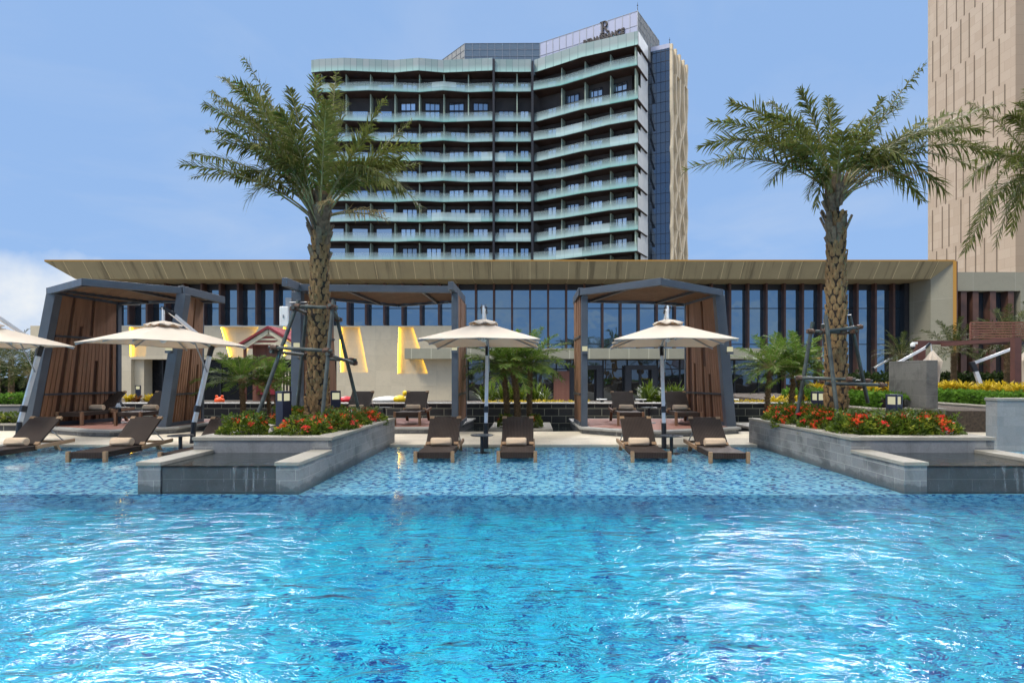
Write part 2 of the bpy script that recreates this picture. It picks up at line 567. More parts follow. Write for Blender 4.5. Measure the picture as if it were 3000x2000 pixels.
g = G('cream canopy cloth')
p = g.obj()
n = g.noise(p, 2.2, 4, .6)
wv = g.noise(p, 300, 2, .6)
c = g.mix(n, (.66, .585, .48), (.76, .69, .59))
bn = g.bump(g.math('ADD', g.math('MULTIPLY', n, .6), g.math('MULTIPLY', wv, .02)), .25, .06)
a = g.bsdf(c, .85, spec=.15, nrm=bn)
b = g.n('BsdfTranslucent', {0: (.60, .42, .24)}).outputs[0]
M['canopy'] = g.done(g.n('MixShader', {0: .30, 1: a, 2: b}).outputs[0])
M['whitepole'] = plain('brushed aluminium', (.72, .72, .71), .35, metal=.35, var=.08, ns=5)
M['greymetal'] = plain('grey metal rib', (.30, .31, .32), .4, metal=.5)
M['black'] = plain('black metal', (.016, .018, .022), .4)
M['tabletop'] = plain('dark grey table top', (.045, .05, .055), .3, var=.1)
M['bollard'] = plain('midnight blue lamp housing', (.018, .022, .045), .38, var=.12)
M['lampglow'] = emit('lamp window', (.93, .90, .60), .62)
M['pipe'] = plain('dark green painted pipe', (.055, .065, .058), .5, metal=.2, var=.45, ns=7, bump=.1)
M['rust'] = plain('rusty clamp', (.10, .055, .035), .7, metal=.2, var=.5, ns=20, bump=.3)
M['white'] = plain('white plastic', (.75, .76, .74), .4, var=.05)
M['redsteel'] = plain('dark red steel', (.10, .040, .030), .5, var=.15)
M['redslat'] = wood('red brown slat', (.19, .075, .05), (.27, .125, .085), (1, 6, 6))
M['redroof'] = plain('crimson roof tiles', (.24, .022, .030), .5, var=.3, ns=9)
M['creampaint'] = plain('cream paint', (.66, .60, .42), .6)
M['orange'] = plain('orange plastic', (.85, .10, .012), .35)
M['yellow'] = plain('yellow vinyl', (.85, .58, .02), .3)
M['redvinyl'] = plain('red vinyl', (.55, .02, .03), .3)
# -- plants
M['frond'] = leafmat('palm leaflet', (.040, .054, .011), (.125, .142, .032), (.31, .275, .09), .32)
M['frond_dry'] = leafmat('dry palm leaflet', (.12, .09, .04), (.24, .19, .09), None, .3, .7)
M['rachis'] = plain('palm leaf stalk', (.22, .19, .075), .6, var=.3)
M['smallfrond'] = leafmat('slender palm leaflet', (.035, .075, .012), (.10, .17, .025), (.26, .27, .05), .4)
M['farfrond'] = leafmat('dark palm leaflet', (.018, .032, .010), (.055, .075, .018), (.12, .12, .03), .3)  # darker leaf green for the garden palms
M['bushleaf'] = leafmat('flower shrub leaf', (.016, .036, .005), (.12, .18, .018), (.42, .40, .05), .28, .35, .28)
M['hedgeleaf'] = leafmat('hedge leaf', (.030, .075, .010), (.11, .23, .025), (.24, .38, .05), .35)
M['darkleaf'] = leafmat('dark shrub leaf', (.008, .018, .005), (.030, .052, .012), (.06, .09, .02), .25)
M['croton'] = leafmat('yellow croton leaf', (.16, .13, .01), (.62, .45, .03), (.85, .66, .08), .3)
M['croton_red'] = leafmat('bronze croton leaf', (.05, .03, .012), (.16, .06, .02), (.42, .25, .03), .3)
M['petal'] = leafmat('orange red flower', (.62, .035, .012), (.85, .09, .02), (.92, .20, .05), .25)
M['petal_red'] = leafmat('scarlet flower', (.55, .015, .02), (.82, .04, .035), (.9, .12, .06), .25)

g = G('palm trunk scars')
p = g.obj()
n = g.noise(p, 9, 5, .7)
n2 = g.noise(g.scale(p, (30, 30, 8)), 1, 3, .7)
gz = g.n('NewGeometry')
c = g.mix(n, (.14, .080, .034), (.38, .25, .115))
c = g.mix(g.rng(n2, .4, .7, 0, .6), c, (.055, .038, .022))
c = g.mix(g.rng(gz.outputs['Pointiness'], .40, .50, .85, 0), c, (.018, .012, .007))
M['trunk'] = g.done(g.bsdf(c, .9, spec=.2, nrm=g.bump(n2, .7, .02)))
M['leafbase'] = plain('frayed leaf base', (.17, .125, .078), .9, var=.55, ns=16, bump=.8)
M['trunk_gap'] = plain('dark trunk fibre', (.022, .015, .009), .95, var=.5, ns=30, bump=.5)
M['stem'] = plain('slender palm stem', (.135, .088, .042), .9, var=.45, ns=18, bump=.7)
# ================================================================ ground, pool, deck
b = MB()
for x0, x1, y0, y1 in ((-400, 400, 19.2, 700), (-400, -24, -60, 19.2), (24, 400, -60, 19.2), (-24, 24, -60, -7)):
    b.quad((x0, y0, -.42), (x1, y0, -.42), (x1, y1, -.42), (x0, y1, -.42))
struct(b.build('ground', M['ground']))

POOLX0, POOLX1, SHELF, DECKY = -22.0, 22.0, 7.72, 12.72
b = MB()                                            # deep basin floor and its side walls
b.box(POOLX0 - .3, POOLX1 + .3, -6.6, SHELF + .2, -1.62, -1.22)
b.cur = 1
b.box(POOLX0 - .3, POOLX1 + .3, SHELF, SHELF + .5, -1.22, -.30)
struct(b.build('pool_basin', [M['mosaic_deep'], M['mosaic']]))
b = MB()                                            # shallow shelf
b.box(POOLX0 - .3, POOLX1 + .3, SHELF - .02, DECKY + .1, -.5, -.20)
struct(b.build('pool_shelf', M['mosaic']))
b = MB()
b.box(POOLX0, POOLX1, -6.5, DECKY + .05, -1.5, 0.0)
struct(b.build('pool_water', M['water']))
b = MB()                                            # deck with a small step down to the pond
b.box(-24, 24, DECKY, 15.72, -.5, .03)
b.box(-24, -13.7, 15.72, 18.6, -.5, .03)
b.box(8.6, 24, 15.72, 24.5, -.5, .03)
b.box(-24.1, 24.1, -7.2, -6.5, -1.7, .05)
b.box(POOLX0 - 2.2, POOLX0, -6.5, DECKY, -1.7, .05)
b.box(POOLX1, POOLX1 + 2.2, -6.5, DECKY, -1.7, .05)
struct(b.build('pool_deck', M['deck']))
b = MB()
b.quad((-13.7, 15.72, -.06), (8.6, 15.72, -.06), (8.6, 18.7, -.06), (-13.7, 18.7, -.06))
struct(b.build('pond_water', M['pond']))
b = MB()
b.box(-13.8, 8.7, 15.5, 19, -.6, -.45)
struct(b.build('pond_floor', M['darktile']))

# dark block wall behind the pond, brim full of water
t = thing('pond_wall', 'long dark slate block wall with a wet pale top edge behind the cabanas', 'wall', (0, 18.6, -.45))
b = MB(); b.box(-14.2, 9.0, 18.6, 19.0, -.45, .625); b.build('wall_face', M['darktile'], t)
b = MB(); b.box(-14.25, 9.02, 18.56, 19.1, .625, .665); b.build('wall_top', M['coping_grey'], t, bevel=.01)
# raised bed behind the wall
b = MB(); b.box(-14.2, 9.0, 19.1, 24.0, -.42, .50)
struct(b.build('terrace_bed', M['soil']))

# ================================================================ fountain planters
def planter(x0, x1, label, flip):
    t = thing('fountain_planter', label, 'planter', (x0, SHELF, 0), 0, 'stone fountain planters in the pool')
    # sides of the high part
    w = .3
    b = MB()
    b.box(x0, x0 + w, 9.0, 13.2, -.5, .535)
    b.box(x1 - w, x1, 9.0, 13.2, -.5, .535)
    b.box(x0 + w, x1 - w, 12.9, 13.2, -.5, .535)
    b.box(x0, x0 + w, SHELF, 9.0, -.26, .34)
    b.box(x1 - w, x1, SHELF, 9.0, -.26, .34)
    b.build('wall', M['planter'], t)
    b = MB(); b.box(x0 + w, x1 - w, 9.0, 9.0 + w, -.5, .535); b.build('front_slab', M['slabface'], t)
    o = .018
    b = MB()
    b.prism([(x0 - o, 9 - o), (x1 + o, 9 - o), (x1 + o - w - o, 9 + w), (x0 - o + w + o, 9 + w)], .535, .588)
    b.prism([(x0 - o, 9 - o), (x0 + w, 9 + w), (x0 + w, 12.9), (x0 - o, 13.2)], .535, .588)
    b.prism([(x1 + o, 9 - o), (x1 + o, 13.2), (x1 - w, 12.9), (x1 - w, 9 + w)], .535, .588)
    b.build('coping', M['coping'], t, bevel=.008)
    for xa in (x0, x1 - w):
        b = MB(); b.box(xa - o, xa + w + o, SHELF - o, 8.995, .34, .394)
        b.build('arm_coping', M['coping'], t, bevel=.008)
    b = MB()
    b.box(x0 + w, x1 - w, SHELF + .015, SHELF + .2, -.26, .325)
    b.box(x0 + w, x1 - w, SHELF + .2, 9.0, -.4, .1)
    b.build('spillway', M['planter_wet'], t, bevel=.012)
    b = MB()
    b.quad((x0 + w, SHELF - .002, .34), (x1 - w, SHELF - .002, .34), (x1 - w, 9.0, .345), (x0 + w, 9.0, .345))
    b.build('basin_water', M['pond'], t)
    b = MB()
    n = 24
    for k in range(n):
        xa, xb = lerp(x0 + w, x1 - w, k / n), lerp(x0 + w, x1 - w, (k + 1) / n)
        prof = [(SHELF - .003, .341), (SHELF - .022, .33), (SHELF - .035, .25), (SHELF - .045, .12), (SHELF - .05, .004)]
        for (ya, za), (yb, zb) in zip(prof, prof[1:]):
            b.quad((xa, yb, zb), (xb, yb, zb), (xb, ya, za), (xa, ya, za))
    b.build('water_sheet', M['falls'], t, smooth=True, fix=True)
    b = MB(); b.box(x0 + w, x1 - w, 9.0 + w, 12.9, -.3, .50)
    b.build('soil', M['soil'], t)
    return t


planter(-5.22, -3.08, 'grey stone fountain planter with its spillway beneath the tall palm on the hotel side', 0)
planter(4.98, 7.2, 'grey stone fountain planter with its spillway near the big blank sandstone tower', 1)

# rubble at the lamp footing
b = MB()
for k in range(46):
    x, y, s = random.uniform(-4.85, -4.2), random.uniform(9.4, 10.9), random.uniform(.03, .085)
    z = .5 + (.05 if y > 10.2 else 0)
    vs = [Vector((x, y, z)) + Vector((random.uniform(-1, 1), random.uniform(-1, 1), random.uniform(-.5, .9))) * s for _ in range(8)]
    bm = bmesh.new()
    for q in vs:
        bm.verts.new(q)
    bmesh.ops.convex_hull(bm, input=bm.verts)
    bm.verts.index_update()
    ids = {v: i for i, v in enumerate(bm.verts)}
    b.add([v.co.copy() for v in bm.verts], [tuple(ids[v] for v in f.verts) for f in bm.faces])
    bm.free()
tag(b.build('gravel', M['rock']), 'loose pale rubble around the lamp footing in the planter', 'gravel', kind='stuff')

# ================================================================ raised walls on the tower side
def wallbox(name, label, x0, x1, y0, y1, z0, z1, m='greywall', cap=True, group=None):
    t = thing(name, label, 'wall', ((x0 + x1) / 2, y0, z0), 0, group)
    b = MB(); b.box(x0, x1, y0, y1, z0, z1 - (.05 if cap else 0)); b.build('wall_face', M[m], t)
    if cap:
        b = MB(); b.box(x0 - .02, x1 + .02, y0 - .02, y1 + .02, z1 - .05, z1); b.build('coping', M['coping'], t, bevel=.006)
    return t


wallbox('planter_wall', 'pale grey block wall in front of the bright green hedge, left of the slab pillar', 9.0, 9.3, 15.45, 21.5, -.1, .68)
wallbox('planter_wall', 'short dark plinth wall under the rough grey slab pillar', 9.3, 10.9, 15.2, 15.5, -.1, .68, 'monolith')
wallbox('planter_wall', 'pale grey block wall below the yellow crotons, right of the slab pillar', 13.1, 13.4, 15.6, 22.0, -.1, .68)
t = thing('block_wall', 'big grey stone block wall beside the small tub, at the frame edge', 'wall', (11, 11.95, -.3))
b = MB(); b.box(9.62, 17, 11.95, 12.25, -.3, 1.02); b.build('wall_face', M['greywall'], t)
b = MB(); b.box(9.60, 17, 11.93, 12.27, 1.02, 1.075); b.build('coping', M['coping'], t, bevel=.006)
b = MB(); b.box(9.3, 13.1, 15.5, 24, -.1, .60); b.box(13.4, 30, 15.6, 31, -.1, .60); b.box(9.3, 13.1, 24, 31, -.1, .6)
struct(b.build('planting_bed', M['soil']))
t = thing('slab_pillar', 'tall rough grey stone slab pillar standing on the plinth wall', 'pillar', (10.4, 15.5, .6))
b = MB(); b.box(10.26, 10.56, 15.02, 16.6, .69, 1.94); b.build('slab', M['monolith'], t, bevel=.012)
# hot tub let into the deck
t = thing('plunge_tub', 'small sunken tub with blue tiles let into the deck', 'tub', (11.6, 16.2, 0))
b = MB()
for x0, x1, y0, y1 in ((10.95, 13.0, 13.05 + 2.8, 13.2 + 2.8), (10.95, 13.0, 17.6, 17.75), (10.95, 11.1, 16.0, 17.6), (12.85, 13.0, 16.0, 17.6)):
    b.box(x0, x1, y0, y1, .031, .10)
b.build('rim', M['coping_grey'], t, bevel=.006)
b = MB(); b.quad((11.1, 16.0, .05), (12.85, 16.0, .05), (12.85, 17.6, .05), (11.1, 17.6, .05)); b.build('water', M['mosaic'], t)

# left-hand raised beds
wallbox('planter_wall', 'pale grey wall of the hedge bed beside the leaning cabana', -22, -14.6, 18.2, 18.5, -.1, .62)
b = MB(); b.box(-24, -14.3, 18.5, 25, -.3, .55); struct(b.build('garden_bed', M['soil']))
wallbox('low_kerb', 'low dark stone kerb of the small hedge left of the leaning cabana', -22, -13.75, 15.9, 16.1, .0, .22, 'darktile')
b = MB(); b.box(-22, -13.8, 16.1, 18.2, -.1, .17); struct(b.build('flower_bed', M['soil']))

# palm island in the pond
t = thing('palm_island', 'white stone slab island in the pond carrying three slim palms', 'planter', (-.3, 16.8, -.4))
b = MB(); b.box(-1.12, .62, 15.76, 18.1, .02, .09); b.build('slab', M['coping'], t, bevel=.012)
b = MB(); b.box(-1.0, .5, 15.85, 18.0, -.4, .02); b.build('base', M['planter_wet'], t)
b = MB(); b.box(-.72, .22, 16.1, 17.7, .085, .14); b.build('soil', M['soil'], t)
t = thing('palm_island', 'stone slab island in the pond near the slatted wall, carrying slender palms', 'planter', (6.9, 16.8, -.4))
b = MB(); b.box(6.2, 8.4, 15.76, 18.1, .02, .09); b.build('slab', M['coping'], t, bevel=.012)
b = MB(); b.box(6.3, 8.3, 15.85, 18.0, -.4, .02); b.build('base', M['planter_wet'], t)
t = thing('palm_island', 'stone slab island in the pond carrying the bushy palms beside the leaning cabana', 'planter', (-7.6, 17, -.4))
b = MB(); b.box(-8.9, -6.3, 15.9, 18.2, .02, .09); b.build('slab', M['coping'], t, bevel=.012)
b = MB(); b.box(-8.8, -6.4, 16.0, 18.1, -.4, .02); b.build('base', M['planter_wet'], t)

# ================================================================ lobby pavilion
GY = 46.0


def fw(px, py, d=45.0):
    p = at(px, py, d)
    return p.x, p.z


pav = thing('lobby_pavilion', 'long low pavilion with a wide stone roof edge and rows of tall windows', 'building', (0, 46, -.42))
ZT, ZI = 9.9, 8.76
TL, TR, IL, IR = -35.6, 31.1, -34.0, 29.97
b = MB()
b.quad((TL, 42.5, ZT), (IL, 43.4, ZI), (IR, 43.4, ZI), (TR, 42.5, ZT))
b.quad((TL, 42.5, ZT), (TL, 70, ZT), (IL, 70, ZI), (IL, 43.4, ZI))
b.build('roof_fascia', M['fascia'], pav)
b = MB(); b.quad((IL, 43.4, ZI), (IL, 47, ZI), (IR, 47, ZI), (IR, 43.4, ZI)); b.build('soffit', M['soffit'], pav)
b = MB(); b.quad((TL, 42.5, ZT + .002), (TR, 42.5, ZT + .002), (TR, 70, ZT + .002), (TL, 70, ZT + .002)); b.build('roof', M['ledge'], pav)
b = MB(); b.box(TL + .05, TR, 42.46, 42.60, ZT + .004, ZT + .11)
b.build('roof_light_strip', M['gold_soft'], pav)
b = MB(); b.box(TR - .12, TR + .06, 42.40, 42.5, 1.9, ZT); b.build('edge_light_strip', M['gold'], pav)
b = MB(); b.box(TR + .06, TR + .16, 42.42, 46, -.42, ZT - .002); b.build('edge_trim', M['fin'], pav)
b = MB()
b.quad((IR, 43.4, -.42), (TR, 42.5, -.42), (TR, 42.5, ZT), (IR, 43.4, ZI))
b.quad((29.66, GY, -.42), (IR, 43.4, -.42), (IR, 43.4, ZI), (29.66, GY, ZI))
b.quad((TR, 42.5, -.42), (TR, 60, -.42), (TR, 60, ZT), (TR, 42.5, ZT))
b.build('wing_wall', M['sidestone'], pav)
# beige wall with lit niches
YW = 45.0
xl, xr = fw(89, 0)[0], fw(1366, 0)[0]
zt = fw(0, 954)[1]
zlint = fw(0, 1052)[1]
xo0, xo1 = fw(384, 0)[0], fw(986, 0)[0]
niches = [[(378, 956), (432, 956), (425, 1044), (380, 1044)],
          [(646, 956), (757, 956), (718, 1046), (672, 1046)],
          [(830, 956), (868, 956), (868, 1020), (832, 1046)],
          [(995, 956), (1053, 956), (1078, 1090), (998, 1090)],
          [(1168, 956), (1210, 956), (1253, 1094), (1165, 1094)]]
nw = [[fw(*p) for p in n] for n in niches]
nw = [[(x, z - (.05 if i < 2 else 0)) for i, (x, z) in enumerate(n)] for n in nw]
b = MB()
b.wall_holes([(xl, -.42), (xo0, -.42), (xo0, zlint), (xo1, zlint), (xo1, -.42), (xr, -.42), (xr, zt), (xl, zt)], nw, YW)
b.quad((xl, YW, zt), (xr, YW, zt), (xr, GY, zt), (xl, GY, zt))
b.quad((xl, 60, -.42), (xl, YW, -.42), (xl, YW, zt), (xl, 60, zt))
b.quad((xr, YW, -.42), (xr, GY + .1, -.42), (xr, GY + .1, zt), (xr, YW, zt))
b.quad((xo0, YW, zlint), (xo0, GY + .5, zlint), (xo1, GY + .5, zlint), (xo1, YW, zlint))
b.quad((xo0, YW, -.42), (xo0, GY + .5, -.42), (xo0, GY + .5, zlint), (xo0, YW, zlint))
b.quad((xo1, GY + .5, -.42), (xo1, YW, -.42), (xo1, YW, zlint), (xo1, GY + .5, zlint))
cav = []
for n in nw:                                        # each niche widens behind the front lip, where its light strips hide
    c = [(x + (-.2 if i in (0, 3) else .2), z) for i, (x, z) in enumerate(n)]
    cav.append(c)
    m = len(c)
    for i in range(m):
        (xa, za), (xb, zb) = c[i], c[(i + 1) % m]
        b.quad((xa, YW + .03, za), (xb, YW + .03, zb), (xb, YW + .36, zb), (xa, YW + .36, za))
    b.quad(*[(x, YW + .36, z) for x, z in c])
b.build('stone_wall', M['beige'], pav)
for n in nw:                                        # a light strip down each raking side of a niche
    o = None
    b = MB()
    for (xa, za), (xb, zb), sg in ((n[0], n[3], 1), (n[1], n[2], -1)):
        b.beam((xa - .07 * sg, YW + .25, za - .03), (xb - .07 * sg, YW + .25, zb + .03), .05, .05, (0, 1, 0))
    b.build('niche_light', M['led'], pav)
b = MB(); b.quad((xo0, GY + .4, -.42), (xo1, GY + .4, -.42), (xo1, GY + .4, zlint), (xo0, GY + .4, zlint)); b.build('glazed_recess', M['recess'], pav)
b = MB()
for px in (413, 470, 520, 640, 700, 760, 820, 880, 940):
    x = fw(px, 0, GY)[0]
    b.box(x - .05, x + .05, GY + .28, GY + .38, -.42, zlint)
b.build('recess_frame', M['fin_dark'], pav)
b = MB(); b.box(fw(384, 0)[0] + .01, fw(413, 0)[0], YW + .35, GY + .35, -.42, zlint - .004); b.build('column', M['beige'], pav)
# ledge
b = MB(); b.box(fw(1185, 0, 44)[0], fw(2290, 0, 44)[0], 44.0, 46.05, fw(0, 1051, 44)[1], fw(0, 1020, 44)[1]); b.build('ledge', M['ledge'], pav, bevel=.015)
x0g, x1g = fw(2290, 0, 44)[0], 29.6
b = MB(); b.box(x0g + .01, fw(2420, 0, 44)[0], 44.9, 45.0, 2.84, 2.93); b.build('ledge_light', M['gold'], pav)
# upper windows and fins
zlow1, ztop = 5.50, 8.80
X = -33.9
PITCH = 1.4255
fx0 = fw(1395, 0, GY)[0] - PITCH * 40
n = 0
fins = []
k = 0
while fx0 + k * PITCH < 29.7:
    xa = fx0 + k * PITCH
    k += 1
    if xa < -34.2:
        continue
    fins.append(xa)
for i, xa in enumerate(fins):
    xb = min(xa + PITCH, 29.66)
    zb = zlow1 if xa < xr - .5 else (3.62 if xa < x0g - .3 else -.3)
    b = MB(); b.quad((xa, GY, zb), (xb, GY, zb), (xb, GY, 8.3), (xa, GY, 8.3))
    wdo = b.build('window', M['glass'], pav)
    b = MB()
    b.box(xa, xb, GY - .05, GY - .01, 8.3, ztop)
    for z in ((6.86,) if zb > 5 else ((6.86, 4.02) if zb > 3 else (6.86, 4.02, 1.6))):
        b.box(xa + .02, xb - .02, GY - .06, GY - .012, z - .03, z + .03)
    b.build('transom', M['fin_dark'], wdo)
    b = MB()
    mid = -6 < xa < 12
    dep = .40 if mid else (.72 if xa < 0 else .58)
    b.box(xa - .075, xa + .075, GY - dep, GY - .008, zb, ztop - .01)
    b.build('fin', M['fin'], pav)
b = MB(); b.box(29.3, 29.64, 45.4, 45.99, -.42, ztop); b.build('end_frame', M['fin_dark'], pav)
# lower glazing
zl = fw(0, 1051, 44)[1]
segs = [(1366, 1418), (1520, 1570), (1570, 1628), (1628, 1690), (1690, 1765), (1765, 1836), (1836, 1924), (1924, 1990), (1990, 2070), (2070, 2150), (2150, 2220), (2220, 2290)]
for a, c in segs:
    xa, xb = fw(a, 0, GY)[0], fw(c, 0, GY)[0]
    b = MB(); b.quad((xa, GY + .05, -.42), (xb, GY + .05, -.42), (xb, GY + .05, zl + .3), (xa, GY + .05, zl + .3))
    wdo = b.build('lower_window', M['glass_low'], pav)
    b = MB()
    b.box(xa, xa + .1, GY - .06, GY + .04, -.42, zl + .3)
    b.box(xa + .1, xb, GY - .05, GY + .035, 2.02, 2.10)
    b.build('frame', M['fin_dark'], wdo)
b = MB(); b.box(fw(1418, 0, GY)[0], fw(1520, 0, GY)[0], 45.2, GY + .2, -.42, zl + .28); b.build('lower_wall', M['darktile'], pav)
b = MB()
xa, xb = fw(1615, 0, 45.2)[0], fw(1625, 0, 45.2)[0]
b.box(fw(1622, 0, 45)[0], fw(1668, 0, 45)[0], 44.9, 45.3, -.42, 1.9); b.build('timber_panel', M['redslat'], pav)
for a, c in ((1665, 1765), (1832, 1926)):
    xa, xb = fw(a, 0, 45.2)[0], fw(c, 0, 45.2)[0]
    d = None
    b = MB()
    b.box(xa, xa + .45, 45.2, GY, -.42, 2.35); b.box(xb - .45, xb, 45.2, GY, -.42, 2.35); b.box(xa + .45, xb - .45, 45.2, GY, 2.0, 2.35)
    d = b.build('doorway', M['rail'], pav)
    b = MB(); b.quad((xa + .45, 45.8, -.42), (xb - .45, 45.8, -.42), (xb - .45, 45.8, 2.0), (xa + .45, 45.8, 2.0)); b.build('door_glass', M['glass_low'], d)
    b = MB(); xm = (xa + xb) / 2
    b.box(xm - .09, xm + .09, 45.7, 45.79, -.42, 1.99); b.box(xa + .46, xa + .58, 45.7, 45.79, -.42, 1.99); b.box(xb - .58, xb - .46, 45.7, 45.79, -.42, 1.99)
    b.build('door_frame', M['fin_dark'], d)

# side wing
sw = thing('side_wing', 'low grey stone wing with four tall windows under the sandstone tower', 'building', (40, 44, -.42))
XA, XB = fw(2804, 0, 44)[0], fw(2990, 0, 44)[0]
zt2, zb2 = fw(0, 797, 44)[1], fw(0, 852, 44)[1]
b = MB(); b.box(XA, 60, 44, 52, zb2, zt2); b.box(XB, 60, 44, 52, -.42, zb2 - .002); b.build('stone_band', M['sidestone'], sw)
fx = [2804, 2838, 2888, 2940, 2990]
b = MB(); b.box(XA, XB, 45.2, 46, -.42, zb2); b.build('back_panel', M['fin_dark'], sw)
for a, c in zip(fx, fx[1:]):
    xa, xb = fw(a, 0, 44.8)[0], fw(c, 0, 44.8)[0]
    b = MB(); b.quad((xa, 44.8, -.4), (xb, 44.8, -.4), (xb, 44.8, zb2 - .01), (xa, 44.8, zb2 - .01)); wdo = b.build('window', M['glass'], sw)
    b = MB(); b.box(xa, xb, 44.72, 44.79, 5.95, 6.03); b.build('transom', M['fin_dark'], wdo)
    b = MB(); b.box(xa - .22, xa + .22, 44.1, 44.78, -.4, zb2 - .02); b.build('fin', M['fin'], sw)

# ================================================================ hotel tower
hot = thing('hotel_tower', 'tall dark hotel tower with mint glass balconies and a rooftop sign', 'building', (-8, 95, -.42))
ZB = [13.56, 16.83, 20.1, 23.37, 26.64, 29.91, 33.18, 36.45, 39.72, 43.0, 47.9]
LB = [-35.9] + [-34.4 + 4.036 * i for i in range(8)]
LB[-1] = -6.15
left = [(x, 95.0) for x in LB]
mid = [(-5.75, 95.0), (-2.15, 95.0), (.15, 95.0)]
right = [(.6, 95.0), (4.75, 92.85), (8.35, 90.97), (12.1, 89.03), (16.1, 86.95)]
SIDE = (18.5, 91.3)


def zig(pts, k, amp, nrm):
    out = []
    for i, (x, y) in enumerate(pts):
        s = 0 if i in (0, len(pts) - 1) and amp < .2 else amp * (1 if (i + k + (k // 2)) % 3 == 0 else (-.6 if (i + k) % 2 else .15))
        out.append((x + nrm[0] * s, y + nrm[1] * s))
    return out


secs = [(left, (0, -1), .42, [(-6.15, 98.5), (-35.9, 98.5)]), (mid, (0, -1), .1, [(.15, 98.5), (-5.75, 98.5)]),
        (right, (-.459, -.889), .42, [(17.4, 92.4), (2.2, 98.6)])]


def strip(b, pts, z0, z1, off=(0, 0)):
    for (xa, ya), (xb, yb) in zip(pts, pts[1:]):
        b.quad((xa + off[0], ya + off[1], z0), (xb + off[0], yb + off[1], z0), (xb + off[0], yb + off[1], z1), (xa + off[0], ya + off[1], z1))


for k, z in enumerate(ZB):
    for si, (pts, nr, amp, back) in enumerate(secs):
        fr_ = zig(pts, k + si * 2, amp, nr)
        poly = fr_ + ([SIDE] if si == 2 else []) + back
        b = MB(); b.prism(poly, z, z + .24)
        bal = b.build('balcony', M['hotelslab'], hot)
        b = MB()
        strip(b, fr_, z + .10, z + 1.52, (nr[0] * .06, nr[1] * .06))
        b.build('balustrade', M['mint'], bal)
        b = MB()
        strip(b, fr_, z + .02, z + .12, (nr[0] * .03, nr[1] * .03))
        b.build('edge', M['slabedge'], bal)
        if si == 2:
            b = MB()
            strip(b, [(fr_[-1][0] + .05, fr_[-1][1]), (SIDE[0] + .05, SIDE[1])], z + .06, z + 2.15)
            b.build('end_panel', M['whiteglass'], bal)
ZP = 51.16
for si, (pts, nr, amp, back) in enumerate(secs):
    fr_ = zig(pts, 1 + si, amp, nr)
    poly = fr_ + ([SIDE] if si == 2 else []) + back
    b = MB(); b.prism(poly, ZP, ZP + .25); cr = b.build('roof_slab', M['hotelslab'], hot)
    b = MB(); strip(b, fr_, ZP + .06, ZP + 2.1, (nr[0] * .06, nr[1] * .06)); b.build('parapet', M['mint_parapet'], cr)
    if si == 2:
        b = MB(); strip(b, [(fr_[-1][0] + .06, fr_[-1][1]), (SIDE[0] + .06, SIDE[1])], ZP + .06, ZP + 2.12); b.build('end_panel', M['whiteglass'], cr)
# recessed back walls
b = MB()
b.prism([(-34.6, 97.2), (-5.9, 97.2), (-5.9, 104), (-34.6, 104)], -.4, 52.4)
b.prism([(-5.9, 97.0), (.5, 97.0), (1.6, 97.0), (2.5, 104), (-5.9, 104)], -.4, 52.4)
b.prism([(1.5, 97.05), (15.75, 89.6), (18.0, 92.0), (18.0, 104), (2.5, 104)], -.4, 52.4)
b.build('core_wall', M['hotelwall'], hot)
b = MB(); b.prism([(17.0, 89.1), (18.75, 92.35), (18.6, 93.2), (17.2, 91.0)], -.4, ZP); b.build('end_wall', M['whiteglass'], hot)
b = MB()
b.box(-6.12, -5.78, 94.6, 97, -.4, ZP + 2.0); b.box(.2, .56, 94.5, 97, -.4, ZP + 1.6)
b.build('dark_joint', M['fin_dark'], hot)
# partitions between rooms
for (x, y), (x2, y2) in [((x, 95.75), (x, 97.25)) for x in LB[1:-1]] + [((-2.15, 95.5), (-2.15, 97.1))] + \
        [((p[0] + .35, p[1] + .8), (p[0] + 1.05, p[1] + 2.2)) for p in right[1:-1]] + [((15.9, 87.7), (16.6, 89.4))]:
    b = MB(); b.beam((x, y, 13), (x, y, ZP), .16, .12)
    b = MB()
    dv = Vector((x2 - x, y2 - y, 0)); pn = Vector((-dv.y, dv.x, 0)).normalized() * .08
    P0, P1 = Vector((x, y, 0)), Vector((x2, y2, 0))
    b.prism([tuple((P0 - pn)[:2]), tuple((P1 - pn)[:2]), tuple((P1 + pn)[:2]), tuple((P0 + pn)[:2])], 12, ZP)
    b.build('partition', M['mintfin'], hot)


def hotel_window(p, q, z, h, par, split=3):
    """Glazed door set between plan points p and q."""
    p, q = Vector((p[0], p[1], 0)), Vector((q[0], q[1], 0))
    d = (q - p); nr = Vector((d.y, -d.x, 0)).normalized()
    if nr.y > 0:
        nr = -nr
    o = nr * .06
    b = MB()
    e = Vector((0, 0, 1))
    b.quad(p + o + e * z, q + o + e * z, q + o + e * (z + h), p + o + e * (z + h))
    w = b.build('window', M['winglass'], par)
    b = MB()
    for i in range(split + 1):
        c = lerp(p, q, i / split) + nr * .09
        b.beam(c + e * z, c + e * (z + h), .13, .05, nr)
    for zz in (z + h, z + h * .98):
        b.beam(p + nr * .09 + e * zz, q + nr * .09 + e * zz, .05, .08, (0, 0, 1))
    b.build('frame', M['fin_dark'], w)
    return w


